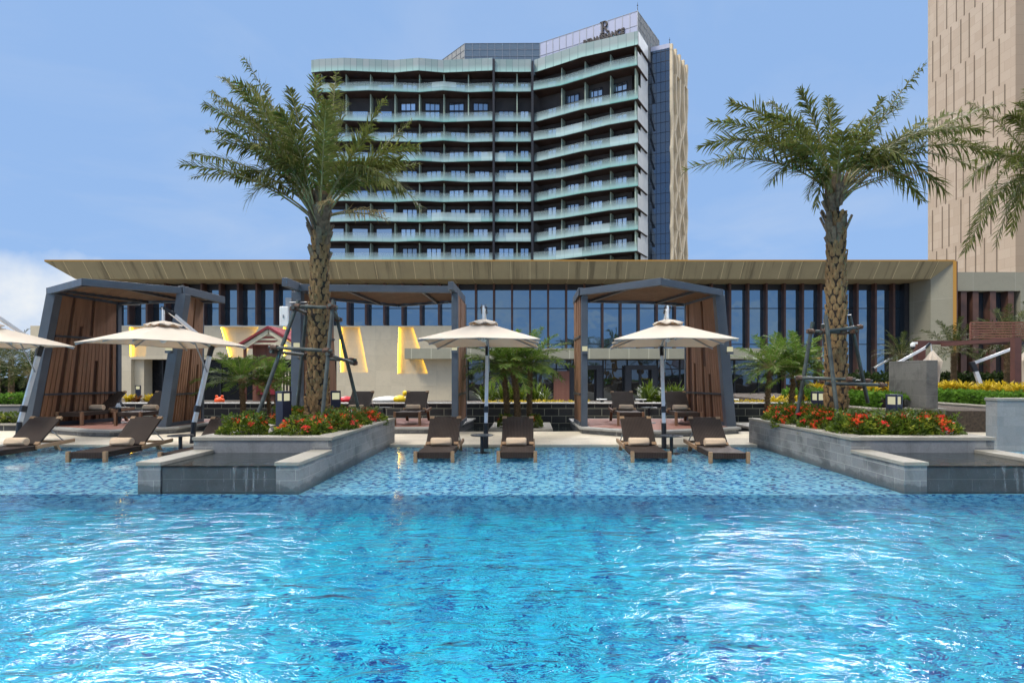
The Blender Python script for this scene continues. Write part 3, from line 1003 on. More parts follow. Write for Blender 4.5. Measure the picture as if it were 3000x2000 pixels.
stuffw = MB()
rw0, rw1 = Vector((1.5, 97.05)), Vector((15.75, 89.6))
for k, z in enumerate(ZB[1:]):
    tall = k in (8,)
    h = 2.7
    for i in range(len(LB) - 1):
        xc = (LB[i] + LB[i + 1]) / 2 + (.15 if k % 2 else -.1)
        if xc < -23:
            stuffw.quad((xc - 1.25, 97.13, z + .25), (xc + 1.25, 97.13, z + .25), (xc + 1.25, 97.13, z + h), (xc - 1.25, 97.13, z + h))
            continue
        hotel_window((xc - 1.2, 97.2), (xc + 1.2, 97.2), z + .25, h - .25, hot)
        if tall:
            hotel_window((xc - 1.2, 97.2), (xc + 1.2, 97.2), z + 2.9, 1.2, hot)
    hotel_window((-5.2, 97.0), (-2.75, 97.0), z + .25, h - .25, hot)
    hotel_window((-1.6, 97.0), (-.25, 97.0), z + .25, h - .25, hot, 2)
    for i in range(4):
        t0, t1 = i / 4 + .06, i / 4 + .2
        hotel_window(tuple(rw0.lerp(rw1, t0)), tuple(rw0.lerp(rw1, t1)), z + .25, h - .25, hot)
        if tall and i > 0:
            hotel_window(tuple(rw0.lerp(rw1, t0)), tuple(rw0.lerp(rw1, t1)), z + 2.9, 1.2, hot)
o = stuffw.build('far_windows', M['winglass'], hot); o['kind'] = 'stuff'
# rooftop screen
pa, pb, pc, pd, pe = (-15.9, 102.2), (-10.85, 96.6), (1.65, 96.5), (16.3, 88.0), (21.3, 95.9)
ZR = 56.8
for q0, q1, m in ((pa, pb, 'sidepanel'), (pb, pc, 'pentglass2'), (pc, pd, 'pentglass'), (pd, pe, 'sidepanel')):
    b = MB(); b.quad((q0[0], q0[1], 51.42), (q1[0], q1[1], 51.42), (q1[0], q1[1], ZR), (q0[0], q0[1], ZR))
    sc = b.build('roof_screen', M[m], hot)
    P, Q = Vector((*q0, 0)), Vector((*q1, 0))
    L = (Q - P).length
    nr = Vector(((Q - P).y, -(Q - P).x, 0)).normalized() * .04
    b = MB()
    nn = max(3, round(L / 1.25))
    for i in range(nn + 1):
        c = lerp(P, Q, i / nn) + nr
        b.beam(c + Vector((0, 0, 51.42)), c + Vector((0, 0, ZR)), .07, .05, nr)
    for zz in (51.6, 53.4) + ((54.6, 55.7) if m != 'pentglass' else (54.62,)) + (ZR - .03,):
        b.beam(P + nr + Vector((0, 0, zz)), Q + nr + Vector((0, 0, zz)), .04, .04, (0, 0, 1))
    b.build('glazing_bars', M['greymetal'] if m != 'whiteglass' else M['greymetal'], sc)
b = MB(); b.prism([(-15.2, 102.4), (-10.6, 97.0), (1.75, 96.9), (16.1, 88.7), (20.7, 96.0), (19.8, 103)], 55.5, 56.0); b.build('roof_deck', M['hotelwall'], hot)
# dark glass core with sandy lattice face
c0, c1, c2, c3 = (18.75, 92.9), (22.05, 91.45), (26.25, 97.9), (22, 102)
b = MB(); b.quad((*c0, -.4), (*c1, -.4), (*c1, 53.2), (*c0, 53.2)); gs = b.build('glass_core', M['coreglass'], hot)
P, Q = Vector((*c0, 0)), Vector((*c1, 0)); nr = Vector(((Q - P).y, -(Q - P).x, 0)).normalized() * .03
b = MB()
for i in range(6):
    c = lerp(P, Q, i / 5) + nr; b.beam(c, c + Vector((0, 0, 53.2)), .05, .04, nr)
for i in range(34):
    b.beam(P + nr + Vector((0, 0, i * 1.6)), Q + nr + Vector((0, 0, i * 1.6)), .04, .05)
b.build('glazing_bars', M['fin_dark'], gs)
b = MB(); b.prism([c0, c1, (c1[0] + .3, c1[1] + .5), (c0[0] + .3, c0[1] + .5)], 53.2, 53.9); b.build('core_cap', M['pentglass'], hot)
b = MB(); b.quad((*c1, -.4), (*c2, -.4), (*c2, 53.6), (*c1, 53.6)); b.quad((*c2, -.4), (*c3, -.4), (*c3, 53.6), (*c2, 53.6)); lb = b.build('lattice_back', M['latticeback'], hot)
P, Q = Vector((*c1, 0)), Vector((*c2, 0)); dv = (Q - P).normalized(); nr = Vector((dv.y, -dv.x, 0))
b = MB()
cols = 4
for c in range(cols + 1):
    t0 = c / cols
    zs, i = 0.0, 0
    while zs < 53:
        ln = 3.1
        top = zs + ln > 46
        a0 = 0 if (zs > 46 or top) and i % 2 else .62 * (1 if (i + c) % 2 else -1)
        a1 = 0 if top else .62 * (1 if (i + 1 + c) % 2 else -1)
        L = (Q - P).length
        u0 = min(max(t0 * L + a0, .15), L - .15); u1 = min(max(t0 * L + a1, .15), L - .15)
        b.beam(P + dv * u0 + nr * .2 + Vector((0, 0, zs)), P + dv * u1 + nr * .2 + Vector((0, 0, min(53.7, zs + ln + .1))), .55, .4, nr)
        zs += ln; i += 1
b.build('lattice', M['lattice'], lb)
b = MB()
for x, y, z, h in ((16.3, 88, ZR, 1.3), (22.0, 91.5, 53.7, 1.1), (19.2, 92.8, 53.9, .8)):
    b.tube((x, y, z), (x, y, z + h), .06, .02, 6); b.lathe([(.02, 0), (.12, .05), (.02, .1)], (x, y, z + h * .6), 8)
b.build('lightning_rod', M['signdark'], hot)
# sign letters on the rooftop screen
P, Q = Vector((*pc, 0)), Vector((*pd, 0)); U = (Q - P).normalized(); nr = Vector((U.y, -U.x, 0))
LEN = (Q - P).length


def on_sign(t, z, o=.16):
    return P + U * (t * LEN) + nr * o + Vector((0, 0, z))


def place_flat(me, org):
    """x along the screen, y up, z out of it."""
    mat = Matrix((U, Vector((0, 0, 1)), nr)).transposed().to_4x4()
    mat.translation = org
    me.transform(mat)


cu = bpy.data.curves.new('sign_text', 'FONT'); cu.body = 'RENAISSANCE'; cu.size = 1.2; cu.extrude = .1; cu.offset = .06; cu.align_x = 'CENTER'
cu.space_character = 1.05
to = bpy.data.objects.new('sign_text', cu); COL.objects.link(to)
bpy.context.view_layer.update()
me = bpy.data.meshes.new_from_object(to.evaluated_get(bpy.context.evaluated_depsgraph_get()))
bpy.data.objects.remove(to)
wd = max(v.co.x for v in me.vertices) - min(v.co.x for v in me.vertices)
me.transform(Matrix.Diagonal((6.9 / wd, .86 / .87, 1, 1)))
place_flat(me, on_sign(.675, 53.93))
me.transform(Matrix.Translation(-Vector(hot['_o'])))
me.materials.clear(); me.materials.append(M['signdark'])
o = bpy.data.objects.new('sign_lettering', me); COL.objects.link(o); o.parent = hot
b = MB()                                            # the big serif R
sy = 2.05 / 1.0
def bx(x0, x1, y0, y1): b.box(x0, x1, y0, y1, -.1, .1)
bx(-.52, -.22, .1, 1.95); bx(-.78, -.02, 0, .12); bx(-.78, -.20, 1.93, 2.05)
n = 14
for i in range(n):
    a0, a1 = math.pi / 2 - math.pi * i / n, math.pi / 2 - math.pi * (i + 1) / n
    pts = []
    for a, ro, ri in ((a0, 1, 0), (a1, 1, 0)):
        th = .10 + .20 * max(0, math.cos(a)) ** .8
        pts.append((( .02 + .52 * math.cos(a), 1.5 + .55 * math.sin(a)), (.02 + (.52 - th) * math.cos(a), 1.5 + (.55 - .12) * math.sin(a))))
    (o0, i0), (o1, i1) = pts
    b.add([(p[0], p[1], z) for z in (-.1, .1) for p in (i0, o0, o1, i1)], [(3, 2, 1, 0), (4, 5, 6, 7), (1, 2, 6, 5), (3, 0, 4, 7), (0, 1, 5, 4), (2, 3, 7, 6)])
bx(-.25, .04, 1.93, 2.05); bx(-.25, .04, .95, 1.07)
leg = [(-.02, 1.0), (.16, .72), (.34, .40), (.52, .16), (.70, .08), (.88, .16)]
for (xa, ya), (xb, yb), w in zip(leg, leg[1:], (.28, .29, .27, .2, .13)):
    b.beam((xa, ya, 0), (xb, yb, 0), w, .2, (0, 0, 1))
o = b.build('sign_emblem', M['signdark'], hot)
me = o.data
me.transform(Matrix.Translation(Vector(hot['_o'])))
me.transform(Matrix.Diagonal((.92, .92, 1, 1)))
place_flat(me, on_sign(.685, 54.92))
me.transform(Matrix.Translation(-Vector(hot['_o'])))

# ================================================================ sandstone tower
tw = thing('sandstone_tower', 'huge blank sandstone tower with thin staggered vertical grooves', 'building', (95, 101, -.42))
TX = 84.2
b = MB(); b.quad((TX - .9, 121.5, -.4), (TX + .3, 101, -.4), (TX + .3, 101, 110), (TX - .9, 121.5, 110)); b.build('side_wall', M['sand'], tw)
b = MB(); b.quad((TX + .3, 101, -.4), (125, 101, -.4), (125, 101, 110), (TX + .3, 101, 110)); b.build('front_wall', M['sand_front'], tw)
b = MB()
rowh = 8.75
for r in range(-1, 13):
    for c in range(8):
        y = 119.3 - c * 2.45 + (1.05 if r % 2 else 0) + random.uniform(-.45, .45)
        if not 102.2 < y < 120.8:
            continue
        z0 = r * rowh + 1.0
        xx = TX + .3 - 1.2 * (y - 101) / 20.5
        b.box(xx - .04, xx + .1, y - .12, y + .12, max(0, z0), z0 + rowh - .25)
b.build('groove', M['groove'], tw)
# ================================================================ cabanas
ZRF = 3.82


def scan(poly, y):
    xs = []
    n = len(poly)
    for i in range(n):
        (xa, ya), (xb, yb) = poly[i], poly[(i + 1) % n]
        if (ya - y) * (yb - y) < 0:
            xs.append(xa + (xb - xa) * (y - ya) / (yb - ya))
    return sorted(xs)


def inset(poly, d):
    c = Vector((sum(p[0] for p in poly) / len(poly), sum(p[1] for p in poly) / len(poly)))
    out = []
    for p in poly:
        v = Vector(p) - c
        out.append(tuple(c + v * (1 - d / v.length)))
    return out


def cabana(label, roof, extra, posts, walls, cross, lights, seed):
    rnd = random.Random(seed)
    cx, cy = sum(p[0] for p in roof) / len(roof), sum(p[1] for p in roof) / len(roof)
    t = thing('cabana', label, 'cabana', (cx, cy, .2), 0, 'slatted cabanas beside the pool')
    n = len(roof)
    for i in range(n):
        p, q = Vector((*roof[i], ZRF - .085)), Vector((*roof[(i + 1) % n], ZRF - .085))
        d = (q - p).normalized() * .05
        b = MB(); b.beam(p - d, q + d, .11, .17)
        b.build('roof_beam', M['steel'], t, bevel=.006)
    for p, q in extra:
        b = MB(); b.beam((*p, ZRF - .07), (*q, ZRF - .07), .13, .20); b.build('roof_beam', M['steel'], t, bevel=.006)
    for p, q in cross:
        b = MB(); b.beam((*p, ZRF - .12), (*q, ZRF - .12), .07, .09); b.build('cross_beam', M['rail'], t)
    b = MB()
    ys = [p[1] for p in roof]
    y = min(ys) + .09
    while y < max(ys) - .06:
        xs = scan(roof, y)
        if len(xs) >= 2 and xs[-1] - xs[0] > .25:
            k_ = int(y * 1000) // 110 % 2
            b.box(xs[0] + .06, xs[-1] - .06, y, y + .075, ZRF - .10 + .055 * k_, ZRF - .03 + .02 * k_)
        y += .11
    b.build('roof_slats', M['roofslat'], t)
    for (bx_, by_), (tx_, ty_), w in posts:
        b = MB(); b.beam((bx_, by_, .2), (tx_, ty_, ZRF - .16), w, w, (0, 1, 0)); b.build('post', M['steel'], t, bevel=.008)
    for (p0b, p0t, p1b, p1t) in walls:
        b = MB(); bb = MB()
        P0b, P0t, P1b, P1t = (Vector(p0b), Vector(p0t), Vector(p1b), Vector(p1t))
        L = (P1b - P0b).length
        ns = int(L / .112)
        for i in range(ns):
            s = (i + .5) / ns
            lo, hi = lerp(P0b, P1b, s), lerp(P0t, P1t, s)
            wv = lerp(P1b - P0b, P1t - P0t, .5).normalized()
            nv = Vector((wv.y, -wv.x, 0))
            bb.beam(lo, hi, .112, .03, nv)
            for sg in (-1, 1):
                z = 0.0
                while z < 1:
                    ln = rnd.uniform(.35, .85)
                    on = rnd.random() < (.86 if s > .06 else 1)
                    if on:
                        a_, c_ = lerp(lo, hi, z + .002), lerp(lo, hi, min(1, z + ln))
                        b.beam(a_ + nv * .04 * sg, c_ + nv * .04 * sg, .097, .05, nv)
                    z += ln
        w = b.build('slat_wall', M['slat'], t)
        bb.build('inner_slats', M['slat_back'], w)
        for f in (.035, .27, .72):
            a_, c_ = lerp(P0b, P0t, f - .03), lerp(P1b, P1t, f - .03)
            wv = (c_ - a_).normalized(); nv = Vector((wv.y, -wv.x, 0))
            b = MB()
            for sg in (-1, 1):
                b.beam(a_ + nv * .075 * sg, c_ + nv * .075 * sg, .03, .12 if f < .1 else .055)
            b.build('rail', M['steel'] if f < .1 else M['rail'], w)
    for (x, y, z) in lights:
        b = MB(); b.box(x - .075, x + .075, y - .10, y, z - .10, z - .035); wl = b.build('wall_lamp', M['steel'], t)
        b = MB(); b.box(x - .065, x + .065, y - .09, y - .005, z - .035, z + .09); b.build('lamp_glass', M['lampglow'], wl)
    return t


def platform(label, poly, extra_z=.2):
    t = thing('platform', label, 'platform', (poly[0][0], poly[0][1], 0), 0, 'cabana platforms')
    b = MB(); b.prism(inset(poly, .07), -.4, extra_z - .06); b.build('stone_base', M['planter'], t)
    b = MB(); b.prism(poly, extra_z - .06, extra_z - .004); b.build('stone_edge', M['coping_grey'], t, bevel=.008)
    b = MB(); b.prism(inset(poly, .33), extra_z - .05, extra_z); b.build('timber_deck', M['decking'], t)


# leaning cabana
zw0, zw1 = .22, ZRF - .17
cabana('leaning cabana with two broad slatted walls at the end of the row, sky behind it',
       [(-12.5, 15.1), (-10.5, 13.65), (-9.0, 15.0), (-9.0, 16.9), (-10.7, 16.9), (-12.3, 17.35)],
       [((-9.0, 14.95), (-9.0, 17.0)), ((-12.3, 17.35), (-11.75, 17.45))],
       [((-13.12, 15.2), (-12.42, 15.15), .24), ((-9.62, 15.25), (-8.98, 15.05), .24), ((-12.3, 17.3), (-12.3, 17.3), .15), ((-9.62, 16.95), (-9.62, 16.95), .13)],
       [((-13.05, 15.35, zw0), (-12.38, 15.3, zw1), (-12.32, 17.2, zw0), (-12.32, 17.2, zw1)),
        ((-9.62, 15.4, zw0), (-9.02, 15.2, zw1), (-9.62, 16.85, zw0), (-9.55, 16.85, zw1))],
       [((-11.9, 14.75), (-11.2, 17.0)), ((-10.0, 14.1), (-9.9, 16.95))],
       [(-9.32, 15.02, 2.22)], 3)
platform('timber topped stone platform under the leaning cabana', [(-13.6, 15.75), (-12.3, 14.95), (-11.2, 14.4), (-10.3, 14.2), (-9.2, 15.2), (-8.9, 18.2), (-13.6, 18.2)])
# middle cabana
cabana('middle cabana with a straight front beam, half hidden by the palm trunk',
       [(-5.75, 14.5), (-1.98, 14.85), (-1.98, 16.75), (-4.05, 17.8), (-5.75, 16.2)],
       [((-5.8, 13.7), (-5.8, 16.3)), ((-1.95, 14.25), (-1.95, 16.9))],
       [((-5.92, 14.75), (-5.88, 14.7), .24), ((-1.93, 14.95), (-1.93, 14.9), .16), ((-5.8, 16.9), (-5.8, 16.9), .13), ((-1.98, 17.6), (-1.95, 17.2), .12)],
       [((-5.86, 14.95, zw0), (-5.86, 14.9, zw1), (-5.75, 17.2, zw0), (-5.8, 16.8, zw1)),
        ((-1.93, 15.1, zw0), (-1.94, 15.05, zw1), (-2.0, 17.6, zw0), (-1.97, 17.1, zw1))],
       [((-4.6, 14.6), (-4.5, 17.5)), ((-2.75, 14.75), (-2.75, 17.1))],
       [(-1.93, 14.86, 2.22), (-5.86, 14.62, 2.27)], 5)
platform('timber topped stone platform under the middle cabana', [(-6.3, 15.05), (-1.98, 15.05), (-1.72, 18.45), (-6.3, 18.45)])
# right cabana
cabana('cabana with a pointed roof front and one leaning slatted wall, opposite the lobby doors',
       [(1.33, 15.3), (3.05, 13.6), (5.06, 15.4), (4.72, 17.65), (3.6, 17.1), (1.33, 16.75)],
       [((1.33, 15.25), (1.33, 17.15)), ((4.72, 17.6), (4.35, 17.75))],
       [((1.44, 15.45), (1.44, 15.4), .17), ((5.34, 15.5), (5.02, 15.45), .25), ((4.74, 17.55), (4.74, 17.55), .12), ((1.36, 17.0), (1.36, 17.0), .10)],
       [((1.42, 15.6, zw0), (1.40, 15.55, zw1), (1.36, 16.95, zw0), (1.34, 16.95, zw1)),
        ((5.30, 15.7, zw0), (5.0, 15.65, zw1), (4.76, 17.45, zw0), (4.74, 17.45, zw1))],
       [((2.4, 14.4), (1.75, 16.75)), ((4.2, 14.75), (3.75, 17.1))],
       [(1.44, 15.33, 2.22), (5.22, 15.2, 2.2)], 8)
platform('timber topped stone platform under the pointed roof cabana', [(1.22, 17.3), (1.28, 15.1), (2.2, 14.35), (3.2, 14.05), (4.4, 14.55), (5.5, 15.1), (5.4, 18.3), (1.22, 18.3)])
# pale junction box on the middle cabana
t = thing('junction_box', 'white plastic outdoor antenna box fixed high beside the palm trunk', 'box', (-5.95, 13.95, 2.6))
b = MB(); b.box(-6.02, -5.80, 13.92, 14.0, 2.72, 3.2); b.build('cover', M['white'], t, bevel=.02)
b = MB(); b.box(-5.90, -5.76, 14.0, 14.08, 2.9, 3.42); b.tube((-5.8, 13.98, 3.3), (-5.35, 13.9, 3.3), .012, n=6); b.box(-5.93, -5.91, 13.9, 13.919, 2.92, 3.0); b.build('bracket', M['greymetal'], t)

# ================================================================ sun loungers (local: front feet at the origin)
def lounger(mat_leg):
    t = local('sun_lounger', 'x', 'sun lounger', 'brown wicker sun loungers')
    b = MB()
    b.box(-.315, .315, .03, 1.07, .30, .355)
    b.box(-.295, .295, .0, .03, .24, .355)
    b.box(-.315, -.295, .03, 1.07, .25, .30); b.box(.295, .315, .03, 1.07, .25, .30)
    b.build('seat', M['wicker'], t, bevel=.012)
    for x in (-.335, .335):
        b = MB(); b.box(x - .033, x + .033, -.02, .045, 0, .37); b.build('leg', mat_leg, t, bevel=.006)
        b = MB(); b.beam((x * .95, 1.52, .30), (x * .95, 1.70, 0), .055, .075, (1, 0, 0)); b.build('leg', mat_leg, t, bevel=.006)
        b = MB(); b.beam((x * .97, 1.02, .315), (x * 1.0, 1.98, .355), .045, .075); b.build('side_rail', mat_leg, t, bevel=.006)
        b = MB(); b.beam((x * .85, 1.42, .63), (x * .9, 1.78, .34), .016, .016); b.build('prop', M['greymetal'], t)
    b = MB(); b.box(-.31, .31, 1.90, 1.95, .31, .36); b.build('cross_bar', mat_leg, t)
    a = R(41)
    mt = Matrix.Translation((0, 1.085, .355)) @ Matrix.Rotation(a, 4, 'X')
    b = MB(); b.box(-.32, .32, 0, .78, -.02, .02); b.v = [tuple(mt @ Vector(p)) for p in b.v]
    bk = b.build('backrest', M['wicker'], t, bevel=.01)
    for x in (-.28, .28):
        for y in (.035, .755):
            b = MB(); b.box(x - .047, x + .047, y - .035, y + .035, -.026, .027); b.v = [tuple(mt @ Vector(p)) for p in b.v]
            b.build('corner_bracket', M['teak'], bk, bevel=.004)
    return t


def towel():
    b = MB()
    pr = [(.0, -.196)]
    for r, h in ((.012, -.198), (.02, -.19), (.03, -.2), (.04, -.192), (.05, -.202), (.06, -.194), (.07, -.2), (.081, -.19), (.086, -.17), (.087, -.06), (.085, .05), (.087, .16), (.081, .19), (.07, .2), (.06, .194), (.05, .202), (.04, .192), (.03, .2), (.02, .19), (.012, .198), (0.0, .196)):
        pr.append((r, h))
    pr = [(max(r, .001), h) for r, h in pr]
    b.lathe(pr, (0, 0, .085), 26, 'X')
    b.box(-.19, .19, -.088, -.076, .03, .10)
    b.v = [(x, y, z * (.95 if z > .085 else 1)) for x, y, z in b.v]
    return b.build('rolled_towel', M['towel'], None, origin=(0, 0, 0), smooth=True)


LW = lounger(M['teak']); LD = lounger(M['teak_dark'])
TW = towel(); tag(TW, 'x', 'towel', 'rolled cream towels')
ZS, ZPF = -.2, .2
spots = [  # x, y, z, rot, wet, lounger label, towel label
    (-10.14, 10.5, ZS, 0, 1, 'brown wicker lounger in the shallow water, cut by the frame edge beside the first umbrella', 'rolled towel on the lounger cut by the frame edge'),
    (-8.03, 10.5, ZS, 0, 1, 'brown wicker lounger in the shallow water, below the big parasol by the leaning cabana', 'rolled towel on the lounger below the big parasol by the leaning cabana'),
    (-6.30, 10.4, ZS, 0, 1, 'brown wicker lounger mostly hidden behind the flowering fountain planter', 'rolled towel hidden behind the flowering fountain planter'),
    (-1.74, 10.5, ZS, R(1), 1, 'brown wicker lounger in the shallow water, next to the planter with the taller trunk support', 'rolled towel on the wet lounger next to the planter with the junction box palm'),
    (-.24, 10.52, ZS, R(.5), 1, 'brown wicker lounger in the shallow water, just in front of the three slim palms', 'rolled towel on the wet lounger in front of the three slim palms'),
    (2.19, 10.5, ZS, R(-.5), 1, 'brown wicker lounger in the shallow water, below the parasol that covers the pointed cabana', 'rolled towel on the wet lounger whose back overlaps the pointed cabana platform'),
    (3.58, 10.42, ZS, R(-1.5), 1, 'brown wicker lounger in the shallow water, nearest the fountain planter by the slatted wall', 'rolled towel on the wet lounger nearest the fountain planter by the slatted wall'),
    (-12.35, 15.55, ZPF, R(-2), 0, 'dry wicker lounger on the leaning cabana platform, against its broad slatted wall', 'rolled towel against the broad slatted wall of the leaning cabana'),
    (-10.78, 15.55, ZPF, R(0), 0, 'dry wicker lounger on the leaning cabana platform, partly behind the leaning post', 'rolled towel partly behind the leaning steel post'),
    (-4.95, 15.55, ZPF, 0, 0, 'dry wicker lounger in the middle cabana, partly hidden by red flowers and the trunk', 'rolled towel showing just above the red flowers'),
    (-3.31, 15.62, ZPF, R(1), 0, 'dry wicker lounger in the middle cabana, standing clear before the beige wall', 'rolled towel on the dry lounger standing clear before the beige wall'),
    (2.70, 15.55, ZPF, R(-.5), 0, 'dry wicker lounger in the pointed roof cabana, before the lobby double doors', 'rolled towel on the dry lounger before the lobby double doors'),
    (4.24, 15.5, ZPF, R(-1), 0, 'dry wicker lounger in the pointed roof cabana, beside its slatted wall', 'rolled towel on the dry lounger behind the white parasol pole'),
]
for i, (x, y, z, rz, wet, ll, tl) in enumerate(spots):
    src = LW if wet else LD
    first = (i == 0) if wet else (ll.startswith('dry') and i == 7)
    if first:
        src.location = (x, y, z); src.rotation_euler = (0, 0, rz); src['label'] = ll
    else:
        dup(src, (x, y, z), rz, ll)
    off = Matrix.Rotation(rz, 3, 'Z') @ Vector((random.uniform(-.05, .03), .985, .353))
    loc = (x + off.x, y + off.y, z + off.z)
    rt = rz + random.uniform(-.04, .04)
    if i == 0:
        TW.location = loc; TW.rotation_euler = (0, 0, rt); TW['label'] = tl
    else:
        dup(TW, loc, rt, tl)

# ================================================================ side tables
def table(h):
    t = local('side_table', 'x', 'side table', 'round dark side tables')
    b = MB(); b.lathe([(.225, h - .02), (.235, h - .015), (.235, h - .004), (.228, h)], n=32); b.build('table_top', M['tabletop'], t, smooth=False)
    b = MB(); b.tube((0, 0, .02), (0, 0, h - .02), .035, n=14); b.build('leg', M['black'], t)
    b = MB(); b.lathe([(.18, 0), (.18, .015), (.16, .022)], n=24); b.build('base', M['black'], t)
    return t


TA = table(.54); TB = table(.45)
tabs = [(TA, -10.98 - .35, 11.6, ZS, 'round table in the water at the frame edge, beside the cut off lounger'),
        (TA, -7.08, 11.75, ZS, 'round table in the water between a lounger and the flowering planter'),
        (TA, -.98, 11.82, ZS, 'round table in the water against the parasol post, between two middle loungers'),
        (TA, 2.85, 11.7, ZS, 'round table in the water just beside the black parasol foot under the pointed cabana'),
        (TB, -11.6, 16.4, ZPF, 'round table on the leaning cabana platform, a white card on it'),
        (TB, -4.13, 16.4, ZPF, 'round table in the middle cabana before the beige wall'),
        (TB, 3.37, 16.4, ZPF, 'round table in the pointed roof cabana between two dry loungers')]
for i, (src, x, y, z, l) in enumerate(tabs):
    if i in (0, 4):
        src.location = (x, y, z); src['label'] = l
    else:
        dup(src, (x, y, z), 0, l)
b = MB(); b.beam((-11.66, 16.36, .655), (-11.62, 16.38, .76), .07, .006, (0, 1, 0)); b.beam((-11.58, 16.38, .655), (-11.62, 16.38, .76), .07, .006, (0, 1, 0))
tag(b.build('table_card', M['white'], None, origin=(-11.62, 16.37, .65)), 'small white tent card on the leaning cabana table', 'card')

# ================================================================ open parasols (local: canopy centre over the origin, mast towards +y)
def parasol():
    t = local('parasol', 'x', 'parasol', 'open cream cantilever parasols')
    hw = 1.16
    RIM, APX = 2.235, 2.67
    dirs = []
    n = 32
    b = MB()
    rings = 9
    vs, fs = [], []
    for r in range(rings):
        s = .10 + .90 * r / (rings - 1)
        for k in range(n):
            a = 2 * math.pi * k / n + math.pi / 4
            sq = 1 / max(abs(math.cos(a)), abs(math.sin(a)))
            rad = hw * sq
            k8 = k % 4
            rib = abs(math.sin(4 * (a)))            # 0 on ribs (every 45 deg)
            rad *= 1 - .05 * s * rib ** 1.0 * (1.0 if True else 0)
            corner = (sq - 1) / .414
            z = APX - (APX - RIM) * (s ** .93) - .02 * corner * s ** 2 - .028 * rib * math.sin(math.pi * min(1, s * .95)) - .03 * math.sin(a) * s * s
            vs.append((math.cos(a) * rad * s, math.sin(a) * rad * s, z))
    for r in range(rings - 1):
        for k in range(n):
            fs.append((r * n + k, (r + 1) * n + k, (r + 1) * n + (k + 1) % n, r * n + (k + 1) % n))
    # short hem
    m = (rings - 1) * n
    for k in range(n):
        x, y, z = vs[m + k]
        vs.append((x * .997, y * .997, z - .016))
    for k in range(n):
        fs.append((m + k, m + n + k, m + n + (k + 1) % n, m + (k + 1) % n))
    b.add(vs, fs)
    can = b.build('canopy', M['canopy'], t, smooth=True)
    for p in can.data.polygons[-n:]:
        p.use_smooth = False
    sm = can.modifiers.new('cloth', 'SOLIDIFY'); sm.thickness = .006
    es = can.modifiers.new('split', 'EDGE_SPLIT'); es.split_angle = R(35)
    # wavy vent flap
    b = MB(); vs, fs = [], []
    for r in range(4):
        s = r / 3
        for k in range(48):
            a = 2 * math.pi * k / 48
            sq = min(1.3, 1 / max(abs(math.cos(a)), abs(math.sin(a))))
            rad = lerp(.03, .29 * sq, s)
            vs.append((math.cos(a) * rad, math.sin(a) * rad, 2.715 - .10 * s ** 1.2 + .022 * s * math.sin(8 * a)))
    for r in range(3):
        for k in range(48):
            fs.append((r * 48 + k, (r + 1) * 48 + k, (r + 1) * 48 + (k + 1) % 48, r * 48 + (k + 1) % 48))
    b.add(vs, fs)
    v = b.build('vent', M['canopy'], can, smooth=True)
    v.modifiers.new('cloth', 'SOLIDIFY').thickness = .006
    for k in range(8):
        a = math.pi / 4 * k + math.pi / 4
        sq = 1 / max(abs(math.cos(a)), abs(math.sin(a)))
        e = Vector((math.cos(a) * hw * sq * .985, math.sin(a) * hw * sq * .985, RIM - .045 - .02 * (sq - 1) / .414 - .03 * math.sin(a)))
        c = Vector((math.cos(a) * .05, math.sin(a) * .05, APX - .09))
        b = MB(); b.beam(c, e, .022, .03); rb = b.build('rib', M['greymetal'], t)
        b = MB(); b.beam((c.x, c.y, 2.30), lerp(c, e, .45) - Vector((0, 0, .02)), .018, .022); b.build('strut', M['greymetal'], rb)
    b = MB(); b.tube((0, 0, 2.36), (0, 0, 3.0), .028); b.lathe([(.03, 2.24), (.06, 2.27), (.06, 2.33), (.03, 2.36)], n=14); b.lathe([(.03, 2.58), (.07, 2.6), (.07, 2.66), (.03, 2.68)], n=14)
    b.build('hub', M['whitepole'], t)
    b = MB(); b.tube((0, .62, .02), (0, .66, .50), .055, n=14); b.lathe([(.28, -.195), (.28, -.165), (.08, -.15)], (0, .62, 0), 24); b.tube((0, .62, -.16), (0, .62, .03), .055, n=14); b.build('base_post', M['black'], t)
    b = MB(); b.beam((0, .655, .45), (0, 1.02, 2.02), .085, .075, (1, 0, 0)); b.build('mast', M['whitepole'], t, bevel=.008)
    b = MB(); b.beam((0, .715, .72), (0, .745, .86), .11, .10, (1, 0, 0)); b.build('crank_collar', M['black'], t, bevel=.006)
    b = MB(); b.beam((0, 1.01, 1.98), (0, 1.07, 2.22), .095, .08, (1, 0, 0)); b.build('joint', M['black'], t, bevel=.006)
    b = MB(); b.beam((0, 1.08, 2.20), (0, .14, 2.92), .06, .075); b.build('arm', M['whitepole'], t, bevel=.006)
    b = MB()
    for x in (-.045, .045):
        b.beam((x, .22, 2.86), (x, -.03, 3.0), .012, .07)
        for q in (.0, .35, .8):
            pp = lerp(Vector((x * 1.35, .2, 2.87)), Vector((x * 1.35, -.02, 2.99)), q)
            b.tube(pp - Vector((.012, 0, 0)), pp + Vector((.012, 0, 0)), .016, n=8)
    b.build('top_hinge', M['black'], t)
    b = MB(); b.beam((.05, .93, 1.62), (.05, .62, 2.34), .022, .022); b.build('brace', M['greymetal'], t)
    return t


